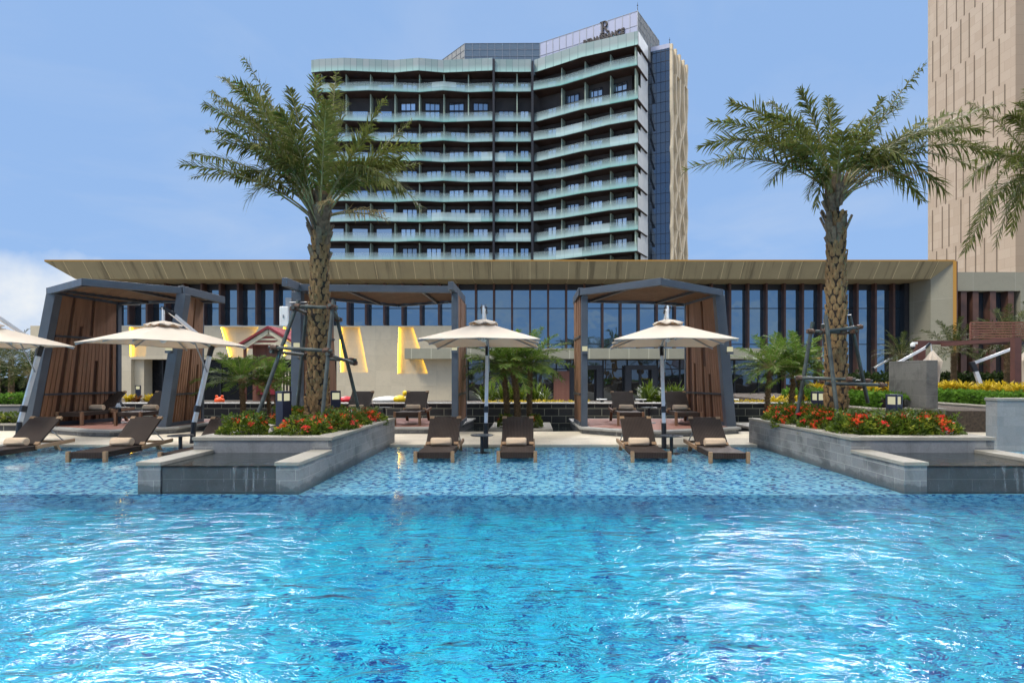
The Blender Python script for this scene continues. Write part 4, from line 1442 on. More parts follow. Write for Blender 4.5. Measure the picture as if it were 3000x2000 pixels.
PA = parasol()
ps = [(-11.75, 12.45, R(-24), 'open parasol cut by the frame edge, beside the leaning cabana'),
      (-7.87, 12.45, R(-30), 'open parasol turned cornerwise with its mast leaning beside the flowering planter'),
      (-.97, 12.1, R(0), 'open parasol seen square on, in front of the middle cabana and the beige wall'),
      (2.87, 12.1, R(-6), 'open parasol overlapping the pointed roof cabana')]
for i, (x, y, rz, l) in enumerate(ps):
    if i == 0:
        PA.location = (x, y, 0); PA.rotation_euler = (0, 0, rz); PA['label'] = l
    else:
        dup(PA, (x, y, 0), rz, l)

# folded parasols in the garden
def folded():
    t = local('folded_parasol', 'x', 'parasol', 'folded cantilever parasols in the garden')
    b = MB(); b.beam((0, 0, 0), (-.28, 0, 1.15), .10, .09, (0, 1, 0)); b.build('mast', M['whitepole'], t)
    b = MB(); b.beam((-.28, 0, 1.13), (-.38, 0, 1.48), .12, .10, (0, 1, 0)); b.build('joint', M['black'], t)
    b = MB(); b.beam((-.36, 0, 1.42), (.80, 0, 2.06), .07, .09); b.build('arm', M['whitepole'], t)
    b = MB(); b.beam((.76, 0, 2.02), (.95, 0, 2.22), .08, .07); b.build('top_hinge', M['black'], t)
    b = MB(); b.tube((.97, 0, 2.2), (1.02, 0, 1.9), .03); b.build('hanger', M['whitepole'], t)
    b = MB(); vs, fs = [], []
    for r, (rad, z) in enumerate(((.03, 1.93), (.16, 1.72), (.26, 1.52), (.2, 1.1), (.16, .6), (.1, .35))):
        for k in range(24):
            a = 2 * math.pi * k / 24
            rr = rad * (1 + .3 * math.cos(8 * a) * min(1, r / 2))
            vs.append((1.05 + rr * math.cos(a), rr * math.sin(a), z))
    for r in range(5):
        for k in range(24):
            fs.append((r * 24 + k, r * 24 + (k + 1) % 24, (r + 1) * 24 + (k + 1) % 24, (r + 1) * 24 + k))
    b.add(vs, fs); b.build('furled_canopy', M['canopy'], t, smooth=False)
    return t


FP = folded()
fps = [(17.75, 29.5, .62, R(0), 'folded parasol behind the slab pillar, its white arm rising past the trunk support'),
       (14.55, 22.5, .58, R(0), 'folded parasol whose tan canopy hangs just behind the slab pillar, partly hidden by it'),
       (17.46, 22.2, .55, R(0), 'folded parasol standing in the yellow crotons under the red pergola')]
for i, (x, y, z, rz, l) in enumerate(fps):
    if i == 0:
        FP.location = (x, y, z); FP.rotation_euler = (0, 0, rz); FP['label'] = l; FP.scale = (.9,) * 3
    else:
        dup(FP, (x, y, z), rz, l, scale=1.0 if i == 1 else (1.5, 1.1, 1.02))

# ================================================================ bollard lamps
def bollard():
    t = local('bollard_lamp', 'x', 'lamp', 'square bollard lamps with lit windows')
    w = .098
    b = MB(); b.box(-w, w, -w, w, 0, .52); b.build('housing', M['bollard'], t, bevel=.006)
    b = MB(); b.box(-w + .022, w - .022, -w + .022, w - .022, .52, .66); b.build('lamp_window', M['lampglow'], t)
    b = MB()
    for x in (-1, 1):
        for y in (-1, 1):
            b.box(x * (w - .013) - .013, x * (w - .013) + .013, y * (w - .013) - .013, y * (w - .013) + .013, .52, .66)
    b.box(-w, w, -w, w, .66, .70); b.build('cap', M['bollard'], t)
    return t


BO = bollard()
bos = [(-4.63, 10.9, .55, R(-28), 1, 'dark bollard lamp standing clear among the red flowers, in front of the middle cabana post'),
       (-4.12, 12.3, .52, R(20), 1, 'dark bollard lamp half hidden behind the palm trunk before the beige wall'),
       (6.62, 10.55, .5, R(30), 1, 'dark bollard lamp in front of the slab pillar, rising from the flowers'),
       (6.15, 12.4, .5, R(18), 1, 'dark bollard lamp half hidden behind the palm trunk before the hedge'),
       (-25.6, 24.0, .55, 0, 1, 'distant bollard lamp among yellow crotons beyond the cut off parasol'),
       (-17.9, 26.5, .4, R(25), 1, 'distant bollard lamp seen beneath the big parasol beside the dark entrance'),
       (16.3, 24.5, .9, R(20), 1, 'distant bollard lamp behind the yellow crotons next to the slab pillar')]
for i, (x, y, z, rz, s, l) in enumerate(bos):
    if i == 0:
        BO.location = (x, y, z); BO.rotation_euler = (0, 0, rz); BO['label'] = l
    else:
        dup(BO, (x, y, z), rz, l)
b = MB(); b.prism([(-4.85, 10.72), (-4.42, 10.72), (-4.42, 11.1), (-4.85, 11.1)], .5, .555)
tag(b.build('lamp_footing', M['rock'], None, origin=(-4.63, 10.9, .5)), 'pale concrete footing below the clear standing bollard lamp', 'footing')

# ================================================================ trunk support frames
def support(label, cx, cy, legs, bars):
    t = thing('trunk_support', label, 'support frame', (cx, cy, .5), 0, 'pipe frames propping the palms')
    for p, q in legs:
        b = MB(); b.tube(p, q, .036, n=12); b.build('leg', M['pipe'], t, smooth=False)
    for p, q in bars:
        b = MB(); b.tube(p, q, .032, n=12)
        bar = b.build('cross_bar', M['pipe'], t)
        for e, s in ((p, q), (q, p)):
            e, s = Vector(e), Vector(s)
            c = lerp(e, s, .09)
            b = MB()
            d = (s - e).normalized()
            b.tube(c - d * .045, c + d * .045, .05, n=8)
            b.box(c.x - .07, c.x + .07, c.y - .03, c.y + .03, c.z - .035, c.z + .035)
            b.build('clamp', M['rust'], bar)
    return t


support('pipe frame tied round the palm trunk beside the white antenna box', -4.1, 11.1,
        [((-4.98, 10.35, .5), (-4.36, 10.92, 2.95)), ((-3.70, 10.25, .5), (-3.68, 10.85, 2.95)), ((-3.45, 11.95, .5), (-3.85, 11.35, 2.95)), ((-4.85, 12.0, .5), (-4.42, 11.5, 2.95))],
        [((-4.42, 10.85, 2.84), (-3.58, 10.80, 2.80)), ((-3.70, 10.7, 2.84), (-3.78, 11.5, 2.62)), ((-4.42, 10.8, 2.8), (-4.45, 11.6, 2.78)),
         ((-4.78, 10.62, 2.06), (-3.60, 10.55, 1.99)), ((-4.72, 10.55, 1.98), (-4.55, 11.85, 1.96)), ((-3.68, 10.5, 1.93), (-3.55, 11.85, 1.78)), ((-4.7, 11.75, 1.9), (-3.5, 11.7, 1.85))])
support('pipe frame tied round the palm trunk in front of the tall dark windows', 5.95, 11.35,
        [((5.2, 11.4, .5), (5.48, 11.25, 2.58)), ((5.52, 10.35, .5), (5.5, 10.8, 2.66)), ((6.75, 11.6, 1.0), (6.22, 11.3, 2.72)), ((6.4, 12.2, .5), (6.0, 11.9, 2.6))],
        [((5.25, 11.0, 2.38), (6.0, 11.02, 2.36)), ((5.45, 10.9, 2.36), (6.30, 11.0, 2.47)), ((6.25, 11.1, 2.4), (6.25, 11.9, 2.36)),
         ((5.10, 11.2, 1.5), (6.0, 10.7, 1.47)), ((5.40, 10.6, 1.40), (6.75, 11.0, 1.36)), ((5.9, 11.9, 1.42), (6.85, 11.6, 1.43))])

# ================================================================ red pergola
t = thing('pergola', 'dark red steel pergola with a slatted timber roof screen beside the tower', 'pergola', (18, 22.5, .5))
p0 = at(2696, 998, 23)
b = MB(); b.box(p0.x - .15, p0.x + .15, 22.9, 23.2, .5, p0.z + .0); b.build('post', M['redsteel'], t)
p1 = at(2976, 1003, 20.5)
b = MB(); b.box(p1.x - .12, p1.x + .12, 20.4, 20.6, .6, 2.9); b.build('post', M['redsteel'], t)
b = MB(); b.box(p0.x + .151, 24, 22.92, 23.18, p0.z - .14, p0.z); b.build('beam', M['redsteel'], t)
b = MB(); b.beam((p1.x - .9, 22.9, p0.z - .16), (p1.x + .1, 20.5, 2.83), .16, .14); b.build('beam', M['redsteel'], t)
q0 = at(2843, 945, 22.6)
b = MB()
for i in range(7):
    z = p0.z + .06 + i * (q0.z - p0.z - .06) / 6.3
    b.box(q0.x, 24, 22.55, 22.62, z, z + .06)
b.build('slat_screen', M['redslat'], t)
b = MB()
for x in (q0.x + .03, q0.x + 1.7, q0.x + 3.4):
    b.box(x, x + .06, 22.63, 22.70, p0.z, q0.z)
b.build('screen_stud', M['redslat'], t)
t = thing('security_camera', 'white dome security camera fixed beside the red pergola post', 'camera', tuple(at(2676, 1005, 22.8)))
c = at(2674, 1012, 22.8)
b = MB(); b.lathe([(.02, .10), (.085, .08), (.09, 0), (.08, -.04)], tuple(c), 16); b.box(c.x, c.x + .2, c.y, c.y + .06, c.z + .06, c.z + .14); b.build('housing', M['white'], t)
b = MB(); b.lathe([(.075, -.04), (.07, -.11), (.04, -.15), (.005, -.16)], tuple(c), 16); b.build('dome', M['black'], t, smooth=True)

# ================================================================ playground behind the pond
t = thing('playhouse', 'childrens playhouse with a crimson gabled roof behind the palms', 'playhouse', (-10.6, 24.5, .5))
xa, xb = at(705, 0, 24.5).x, at(868, 0, 24.5).x
zr, ze = at(0, 958, 24.5).z, at(0, 1012, 24.5).z
xm = at(806, 0, 24.5).x
b = MB()
for s, xe in ((-1, xa), (1, xb)):
    b.beam(((xm + xe) / 2, 24.0, 0), ((xm + xe) / 2, 24.0, .01), .001, .001)
b = MB()
for xe in (xm - 1.3, xm + 1.3):
    b.quad((xm, 23.8, zr), (xe, 23.8, ze), (xe, 26.2, ze), (xm, 26.2, zr)); b.quad((xm, 23.8, zr - .1), (xe, 23.8, ze - .1), (xe, 26.2, ze - .1), (xm, 26.2, zr - .1))
    b.quad((xm, 23.8, zr), (xe, 23.8, ze), (xe, 23.8, ze - .1), (xm, 23.8, zr - .1))
b.build('roof', M['redroof'], t)
b = MB()
for s in (-1, 1):
    b.beam((xm, 23.9, zr - .22), (xm + s * 1.05, 23.9, ze - .12), .06, .16)
for i in range(3):
    z = ze + .02 + i * .17
    hw = (zr - .25 - z) * 1.25
    b.box(xm - hw, xm + hw, 23.92, 23.97, z, z + .07)
b.build('gable', M['creampaint'], t)
b = MB(); b.box(xm - 1.1, xm - 1.0, 24, 24.1, .4, ze - .1); b.box(xm + 1.0, xm + 1.1, 24, 24.1, .4, ze - .1); b.box(xm - .9, xm + .1, 24.4, 24.5, .4, ze); b.build('post', M['redslat'], t)
b = MB()
for i in range(9):
    x = xm + .25 + i * .13
    b.box(x, x + .035, 23.95, 24.0, .9, 1.75)
b.box(xm + .2, xm + 1.45, 23.95, 24.0, 1.75, 1.82); b.build('railing', M['creampaint'], t)
b = MB(); b.box(xm - .7, xm + .1, 24.3, 24.39, .75, 1.35); b.build('tile_panel', M['redroof'], t)
p = at(643, 1158, 21)
t = thing('pool_toy', 'bright orange plastic bucket toy on the terrace edge', 'toy', (p.x, 21, .6))
b = MB(); b.lathe([(.10, 0), (.16, .05), (.17, .14), (.15, .22), (.08, .26), (.02, .265)], (p.x, 21, .50), 16); b.lathe([(.01, 0), (.05, .02), (.05, .08), (.01, .1)], (p.x - .1, 21, .74), 8); b.lathe([(.01, 0), (.05, .02), (.05, .08), (.01, .1)], (p.x + .1, 21, .74), 8)
b.build('body', M['orange'], t, smooth=True)


def blob(name, mat, parent, c, r, n=16, m=10):
    b = MB()
    b.lathe([(max(.002, r[0] * math.sin(math.pi * i / m)), -r[2] * math.cos(math.pi * i / m)) for i in range(m + 1)], (0, 0, 0), n)
    b.v = [(x + c[0], y * r[1] / r[0] + c[1], z + c[2]) for x, y, z in b.v]
    return b.build(name, mat, parent, smooth=True)


p = at(1140, 1168, 21.5)
t = thing('pool_float', 'big white inflatable pool float behind the middle cabana lounger', 'pool float', (p.x, 21.5, .6))
blob('hull', M['white'], t, (p.x, 21.5, .64), (.62, .4, .14))
p = at(1176, 1160, 21.2)
t = thing('duck_float', 'yellow inflatable duck beside the white pool float', 'pool float', (p.x, 21.2, .6))
blob('body', M['yellow'], t, (p.x - .05, 21.2, .68), (.25, .2, .15))
blob('head', M['yellow'], t, (p.x + .14, 21.15, .90), (.09, .09, .10))
b = MB(); b.tube((p.x + .2, 21.12, .89), (p.x + .29, 21.1, .87), .03, .012, 8); b.build('beak', M['orange'], t)
p = at(1015, 1164, 21.5)
t = thing('red_float', 'flat red inflatable float seen beside the palm trunk', 'pool float', (p.x, 21.5, .6))
blob('hull', M['redvinyl'], t, (p.x, 21.5, .64), (.28, .22, .14))
for px, l in ((1763, 'flat white stone slab on the wall edge beside the cabana post'), (1878, 'flat white stone slab on the wall edge beside the green clivias'), (2148, 'flat white stone slab on the wall edge right of the slatted wall'), (2262, 'flat white stone slab on the wall edge behind the bushy palms')):
    p = at(px, 1167, 20.0)
    b = MB(); b.box(-.17, .17, -.12, .12, 0, .04)
    o = b.build('stone_slab', M['white'], None, origin=(0, 0, 0), bevel=.01); o.location = (p.x, 20.0, .70)
    tag(o, l, 'slab', 'flat white slabs on the wall edge')
    b = MB(); b.box(-.05, .05, -.05, .05, -.19, -.002); b.build('support', M['black'], o)
# ================================================================ palms
UP = Vector((0, 0, 1))


def frond_curve(p0, p1, arch, n=14):
    c = lerp(p0, p1, .45) + UP * arch
    return [(p0 * (1 - t) ** 2 + c * 2 * t * (1 - t) + p1 * t * t) for t in [i / n for i in range(n + 1)]]


def leaflet(b, o, d, nrm, L, w, droop):
    s = d.cross(nrm).normalized() * w
    m = o + d * L * .5 - UP * droop * .22 * L
    e = o + d * L * (1 - .12 * droop) - UP * droop * .75 * L
    b.add([o - s * .5, o + s * .5, m + s * .8, m - s * .8, e], [(0, 1, 2, 3), (3, 2, 4)])


def frond(b, br, p0, p1, arch, rnd, nl, L, w, vee=.55, bare=.16, droop=.25, rr=.022, fwd=.75, lift=0.0, plume=.3):
    """Rachis into br, leaflets into b."""
    pts = frond_curve(p0, p1, arch)
    n = len(pts) - 1
    for i in range(n):
        br.tube(pts[i], pts[i + 1], rr * (1 - .85 * i / n), rr * (1 - .85 * (i + 1) / n), 5, caps=False)
    roll = rnd.uniform(-.5, .5)
    for i in range(nl):
        t = bare + (1 - bare) * (i + rnd.random() * .4) / nl
        f = min(t * n, n - .001)
        k = int(f)
        o = lerp(pts[k], pts[k + 1], f - k)
        tg = (pts[k + 1] - pts[k]).normalized()
        sd = tg.cross(UP)
        if sd.length < .2:
            sd = tg.cross(Vector((.3, 1, 0)))
        sd.normalize()
        upv = sd.cross(tg).normalized()
        ca, sa = math.cos(roll), math.sin(roll)
        sd, upv = sd * ca + upv * sa, upv * ca - sd * sa
        env = math.sin(math.pi * min(1, .14 + .80 * (t - bare) / (1 - bare))) ** .6
        for sg in (-1, 1):
            ff = fwd + .5 * (t ** 2) + rnd.uniform(-.15, .15)
            d = (tg * ff + sd * sg * rnd.uniform(.6, 1.0) + upv * (vee + rnd.uniform(-plume, plume)) + UP * lift).normalized()
            ln = L * env * rnd.uniform(.7, 1.2)
            leaflet(b, o, d, upv, ln, w * rnd.uniform(.8, 1.15), droop * rnd.uniform(.3, 1.5))


def trunk_scars(b, gap, c0, c1, r0, r1, z0, z1, rows, per, rnd, top_bulge=0.0):
    def cen(t):
        return lerp(Vector(c0), Vector(c1), t)
    n = 18
    # inner fibre core
    for i in range(12):
        ta, tb = i / 12, (i + 1) / 12
        a, c = cen(ta), cen(tb)
        gap.tube((a.x, a.y, lerp(z0, z1, ta)), (c.x, c.y, lerp(z0, z1, tb)), lerp(r0, r1, ta) * .93, lerp(r0, r1, tb) * .93, n, caps=(i in (0, 11)))
    for k in range(rows):
        t = (k + .5) / rows
        cc = cen(t)
        rad = lerp(r0, r1, t ** .8)
        hz = (z1 - z0) / rows
        for j in range(per):
            a = 2 * math.pi * (j + (.5 if k % 2 else 0) + rnd.uniform(-.2, .2)) / per
            z = lerp(z0, z1, t) + rnd.uniform(-.18, .18) * hz
            wa = math.pi / per * rnd.uniform(.86, 1.0)
            h = hz * rnd.uniform(.66, 1.05)
            out = rad * rnd.uniform(.02, .2)
            def P(da, dz, ro):
                return Vector((cc.x + math.cos(a + da) * (rad + ro), cc.y + math.sin(a + da) * (rad + ro), z + dz))
            ring = [P(0, -h * .95, -.02), P(-wa * .75, -h * .55, -.01), P(-wa, 0, -.01), P(-wa * .6, h * .55, out * .6), P(0, h * .75, out), P(wa * .6, h * .55, out * .6), P(wa, 0, -.01), P(wa * .75, -h * .55, -.01)]
            mid = P(rnd.uniform(-.2, .2) * wa, h * .05, out * .8)
            back = [P(-wa * .6, h * .55, -.03), P(0, h * .75, -.03), P(wa * .6, h * .55, -.03)]
            b.add(ring + [mid] + back, [(i, (i + 1) % 8, 8)[::-1] for i in range(8)] + [(3, 9, 10, 4)[::1], (4, 10, 11, 5)])


def big_palm(label, base, top, r0, r1, tips, group, seed, fill=14, flen=3.0, zbase=.45, trunk=True):
    rnd = random.Random(seed)
    base, top = Vector(base), Vector(top)
    t = thing('tall_palm', label, 'palm tree', (base.x, base.y, zbase), 0, group)
    b, gp = MB(), MB()
    c0, c1 = Vector((base.x, base.y, 0)), Vector((top.x, top.y, 0))
    trunk_scars(b, gp, c0, c1, r0, r1, zbase, top.z - .35, 29, 9, rnd)
    tr = b.build('trunk', M['trunk'], t)
    gp.build('fibre', M['trunk_gap'], tr)
    # cut leaf bases under the crown
    b = MB()
    for k in range(64):
        a = rnd.uniform(0, 2 * math.pi); z = top.z - rnd.uniform(-.30, 1.0)
        s = Vector((math.cos(a), math.sin(a), 0))
        f = (top.z - z)
        o = Vector((top.x, top.y, z)) + s * (r1 * (.85 if f > 0 else .6))
        L = rnd.uniform(.14, .34)
        e = o + s * L * (.30 if f < .3 else .42) + UP * L
        b.beam(o - s * .05 - UP * .12, e, rnd.uniform(.06, .11), .03, s)
    b.build('leaf_bases', M['leafbase'], tr)
    crown = Vector((top.x, top.y, top.z))
    allf = []
    for px, py, dd, arch, L in tips:
        allf.append((at(px, py, base.y + dd), arch, L))
    for k in range(fill):
        a = 2 * math.pi * (k + rnd.random() * .8) / max(fill, 1)
        el = rnd.uniform(.30, 1.2)
        R_ = flen * rnd.uniform(.62, .92)
        tip = crown + Vector((math.cos(a) * math.cos(el), math.sin(a) * math.cos(el) * .9, math.sin(el) * 1.0)) * R_
        allf.append((tip, rnd.uniform(.2, .5), .42))
    for i, (tip, arch, L) in enumerate(allf):
        b, br = MB(), MB()
        d = (tip - crown); d.z = 0
        o = crown + (d.normalized() * r1 * .55 if d.length > .05 else Vector((0, 0, 0))) + UP * rnd.uniform(-.2, .12)
        ln = (tip - o).length
        frond(b, br, o, tip, arch * 1.35, rnd, int(34 + ln * 17), L * rnd.uniform(.9, 1.1), .0185, bare=rnd.uniform(.15, .27), droop=rnd.uniform(.35, .8), rr=.022, vee=.32, plume=.7)
        f = b.build('frond', M['frond'], t)
        br.build('leaf_stalk', M['rachis'], f)
    # a few dry hanging leaflets below the crown
    for k in range(3):
        b, br = MB(), MB()
        a = rnd.uniform(0, 6.28); el = rnd.uniform(-.1, .35)
        tip = crown + Vector((math.cos(a) * math.cos(el), math.sin(a) * math.cos(el), math.sin(el))) * rnd.uniform(1.0, 1.7)
        frond(b, br, crown - UP * .1, tip, .25, rnd, 16, .30, .018, droop=.9, bare=.35)
        f = b.build('dry_frond', M['frond_dry'], t); br.build('leaf_stalk', M['rachis'], f)
    return t


LP = [(714, 167, -.4, .35, .48), (650, 228, .3, .5, .45), (600, 305, -.2, .55, .48), (616, 268, .8, .6, .45), (532, 484, -.3, .4, .48), (560, 520, .4, .55, .42), (560, 452, .9, .4, .42), (655, 385, -.6, .55, .46),
      (720, 590, -.5, .75, .40), (690, 520, .3, .6, .42), (848, 262, .6, .3, .42), (925, 222, -.9, .2, .48), (985, 212, .2, .12, .46), (955, 300, -1.3, .1, .46), (1010, 300, .6, .2, .44),
      (1128, 290, -.1, .12, .40), (1208, 352, .4, .15, .40), (1226, 480, .9, .3, .36), (1232, 615, -.7, 1.15, .46), (1180, 470, -.4, .3, .42), (1090, 380, -.9, .15, .44), (820, 330, -1.0, .5, .48), (760, 300, .9, .55, .46), (740, 420, -1.2, .5, .46), (690, 240, -.9, .5, .46), (630, 290, .4, .6, .46), (665, 330, -1.3, .6, .46), (600, 380, .8, .6, .42), (730, 250, .7, .5, .44), (640, 330, 1.2, .6, .44), (700, 340, .8, .6, .44), (640, 420, .2, .6, .42), (1180, 560, .8, .75, .38), (1130, 540, -1.0, .9, .42), (1220, 430, -.3, .5, .42), (760, 520, -1.1, .8, .42)]
big_palm('tall date palm in the flowering planter before the hotel tower, crown swept to one side', (-4.08, 11.1, .5), tuple(at(938, 628, 11.1)), .222, .158, LP, 'tall date palms in stone planters', 4, 0)
RP = [(2005, 500, -.2, .62, .46), (2082, 358, -.5, .6, .46), (2140, 303, .2, .65, .46), (2165, 410, .5, .6, .44), (2342, 262, -.2, .35, .40), (2425, 285, .7, .3, .40), (2586, 285, .3, .25, .40), (2713, 185, -.2, .3, .42),
      (2470, 385, -1.1, .3, .46), (2050, 432, .8, .8, .44), (2112, 470, -.8, .85, .44), (2885, 385, .5, .8, .44), (2700, 590, .6, 1.0, .42), (2255, 535, -.5, .85, .42), (2640, 555, -.9, .9, .42), (2940, 305, -.2, .5, .48), (2925, 455, -.4, .85, .48), (2868, 500, .6, .85, .46), (2820, 330, .8, .5, .44), (2765, 560, -.3, .95, .46), (2365, 582, .2, .75, .32), (2392, 604, -.4, .75, .30), (2240, 345, -.9, .6, .46), (2640, 300, -.9, .4, .44), (2720, 390, .9, .5, .44), (2250, 300, .9, .5, .44), (2810, 380, -.8, .6, .46), (2660, 470, -1.0, .7, .42), (2535, 345, .9, .25, .42), (2290, 420, -1.2, .7, .42), (2560, 400, -1.3, .6, .42), (2640, 440, 1.0, .7, .42), (2340, 380, .9, .6, .42)]
big_palm('tall date palm with a full spreading crown in front of the tall dark windows', (5.98, 11.36, .5), tuple(at(2450, 572, 11.36)), .215, .168, RP, 'tall date palms in stone planters', 9, 0)
EP = [(2827, 740, -.4, 1.0, .44), (2918, 722, .1, 1.0, .42), (2953, 340, .2, .6, .42), (2830, 545, .3, .9, .44), (2850, 470, -.2, .7, .42), (2985, 300, -.5, .5, .42), (2870, 620, -.8, 1.0, .42), (3230, 330, 0, .6, .42), (3290, 520, .3, .8, .42), (3110, 260, .2, .4, .42), (3180, 640, -.3, 1.0, .42), (2960, 680, .9, 1.0, .42)]
big_palm('date palm mostly outside the frame, fronds hanging over the sandstone tower', (11.6, 13.0, .03), tuple(at(3066, 520, 13.0)), .25, .20, EP, 'tall date palms in stone planters', 15, 8, zbase=.03)


def slim_palm(name, mat, seed, h, r, nf, flen, label, cat='palm tree', nl=26, lean=(0, 0), ll=.27):
    """Small palm in local coordinates."""
    rnd = random.Random(seed)
    t = local(name, label, cat)
    b = MB()
    n = 14
    for i in range(n):
        ta, tb = i / n, (i + 1) / n
        rr = r * (1.15 if i % 2 else .92)
        b.tube((lean[0] * ta * ta, lean[1] * ta * ta, h * ta), (lean[0] * tb * tb, lean[1] * tb * tb, h * tb), rr * (1.15 - .3 * ta), r * (1.15 - .3 * tb), 9, caps=False)
    for k in range(int(h * 60)):
        a = k * 2.4; z = h * (k / (h * 60))
        o = Vector((lean[0] * (z / h) ** 2 + math.cos(a) * r, lean[1] * (z / h) ** 2 + math.sin(a) * r, z))
        b.beam(o, o + Vector((math.cos(a) * .02, math.sin(a) * .02, .05)), .03, .015, (math.cos(a), math.sin(a), 0))
    b.build('trunk', M['stem'], t)
    b, br = MB(), MB()
    c = Vector((lean[0], lean[1], h))
    for k in range(nf):
        a = 2.399 * k + rnd.uniform(-.2, .2)
        el = lerp(1.25, -.45, (k / (nf - 1)) ** .9) + rnd.uniform(-.1, .1)
        L = flen * rnd.uniform(.8, 1.1)
        tip = c + Vector((math.cos(a) * math.cos(el), math.sin(a) * math.cos(el), math.sin(el))) * L
        frond(b, br, c, tip, L * .30, rnd, nl, ll, .017, vee=.25, bare=.2, droop=.45, rr=.010, fwd=.6)
    cr = b.build('crown', mat, t)
    br.build('leaf_stalks', M['rachis'], cr)
    return t


SP = [slim_palm('slim_palm', M['smallfrond'], 21, 1.75, .055, 30, 1.15, 'x', lean=(.10, 0)),
      slim_palm('slim_palm', M['smallfrond'], 22, 1.55, .06, 30, 1.15, 'x', lean=(-.08, .05)),
      slim_palm('slim_palm', M['smallfrond'], 23, 1.9, .055, 28, 1.2, 'x', lean=(.02, -.1))]
used = set()
grp = 'slim palms in the pond beds'
slims = [(0, -.66, 16.75, .13, R(180), 1.12, 'slim palm on the white slab island, leaning toward the middle cabana'),
         (1, -.35, 16.55, .13, R(40), 1.16, 'slim palm on the white slab island, upright one of the three'),
         (2, -.02, 16.9, .13, R(0), 1.06, 'slim palm on the white slab island, nearest the pointed roof cabana'),
         (1, -8.35, 16.9, .09, R(120), .98, 'bushy slim palm between the leaning mast and the trunk support'),
         (2, -7.55, 17.2, .09, R(70), .76, 'bushy slim palm in front of the playhouse gable'),
         (0, -7.9, 17.6, .09, R(200), .84, 'bushy slim palm at the back, half hidden by its two neighbours before the playhouse'),
         (2, 6.85, 16.8, .09, R(30), 1.02, 'bushy slim palm just right of the leaning slatted wall'),
         (1, 7.6, 16.9, .09, R(250), 1.05, 'bushy slim palm behind the pipe frame leg, its crown touching the next palm'),
         (0, 8.15, 17.4, .09, R(100), 1.15, 'bushy slim palm hidden behind the scarred trunk of the full crowned palm')]
for k, x, y, z, rz, s, l in slims:
    s = (s * 1.16, s * 1.16, s * .84)
    if k not in used:
        used.add(k); o = SP[k]; o.location = (x, y, z); o.rotation_euler = (0, 0, rz); o.scale = s
    else:
        o = dup(SP[k], (x, y, z), rz, scale=s)
    o['label'], o['group'] = l, grp
FPm = slim_palm('garden_palm', M['farfrond'], 31, 2.3, .13, 34, 1.75, 'x', nl=24, ll=.34)
gp = 'dark garden palms at the back'
gps = [(-14.9, 17.3, .15, 0, .60, 'garden palm beyond the cut off parasol mast, beside the grey wall'),
       (-20.2, 22.0, .4, 1, .70, 'garden palm at the frame edge under the cut off parasol'),
       (-22.8, 25.5, .4, 4, .8, 'distant garden palm at the frame edge, far behind the hedge'),
       (18.4, 25.2, .5, 2, .88, 'garden palm just behind the red pergola beam, beside the gold light strip'),
       (19.6, 23.8, .5, 3, 1.0, 'garden palm under the red pergola, behind the folded white arm'),
       (22.2, 25.5, .5, 5, 1.1, 'garden palm at the frame edge behind the red pergola post'),
       (18.2, 28.5, .6, 6, .80, 'garden palm behind the slab pillar, left of the red pergola post')]
for i, (x, y, z, rz, s, l) in enumerate(gps):
    if i == 0:
        o = FPm; o.location = (x, y, z); o.scale = (s,) * 3
    else:
        o = dup(FPm, (x, y, z), rz, scale=s)
    o['label'], o['group'] = l, gp
for i, (x, y, s, l) in enumerate(((9.5, -26.0, 2.5, 'tall palm behind the viewer, reflected in the windows left of the pointed cabana'),
                                  (15.5, -30.0, 2.7, 'tall palm behind the viewer, reflected in the windows seen through the pointed cabana'),
                                  (23.0, -28.0, 2.4, 'tall palm behind the viewer, reflected in the windows by the slatted wall'))):
    o = dup(FPm, (x, y, -.4), i * 1.3, scale=s)
    o['label'], o['group'] = l, 'palms reflected in the lobby windows'

# ================================================================ shrubs
def leafcloud(b, rnd, n, sx, sy, sz, ls, z0=0.0, shell=.55, up=.5):
    for k in range(n):
        while True:
            p = Vector((rnd.uniform(-1, 1), rnd.uniform(-1, 1), rnd.uniform(0, 1)))
            q = (abs(p.x) ** 2.6 + abs(p.y) ** 2.6 + p.z ** 2.4)
            if shell < q < 1:
                break
        wob = 1 + .13 * math.sin(p.x * 9 + 2) * math.cos(p.y * 8)
        o = Vector((p.x * sx, p.y * sy, z0 + p.z * sz * wob))
        d = Vector((p.x + rnd.gauss(0, .6), p.y + rnd.gauss(0, .6), p.z * up + rnd.gauss(0, .5) + .25)).normalized()
        s = d.cross(Vector((rnd.gauss(0, 1), rnd.gauss(0, 1), rnd.gauss(0, 1)))).normalized()
        L, w = ls * rnd.uniform(.7, 1.25), ls * rnd.uniform(.34, .5)
        m = o + d * L * .5 + d.cross(s) * L * .08
        b.add([o, m + s * w * .5, o + d * L, m - s * w * .5], [(0, 1, 2, 3)])


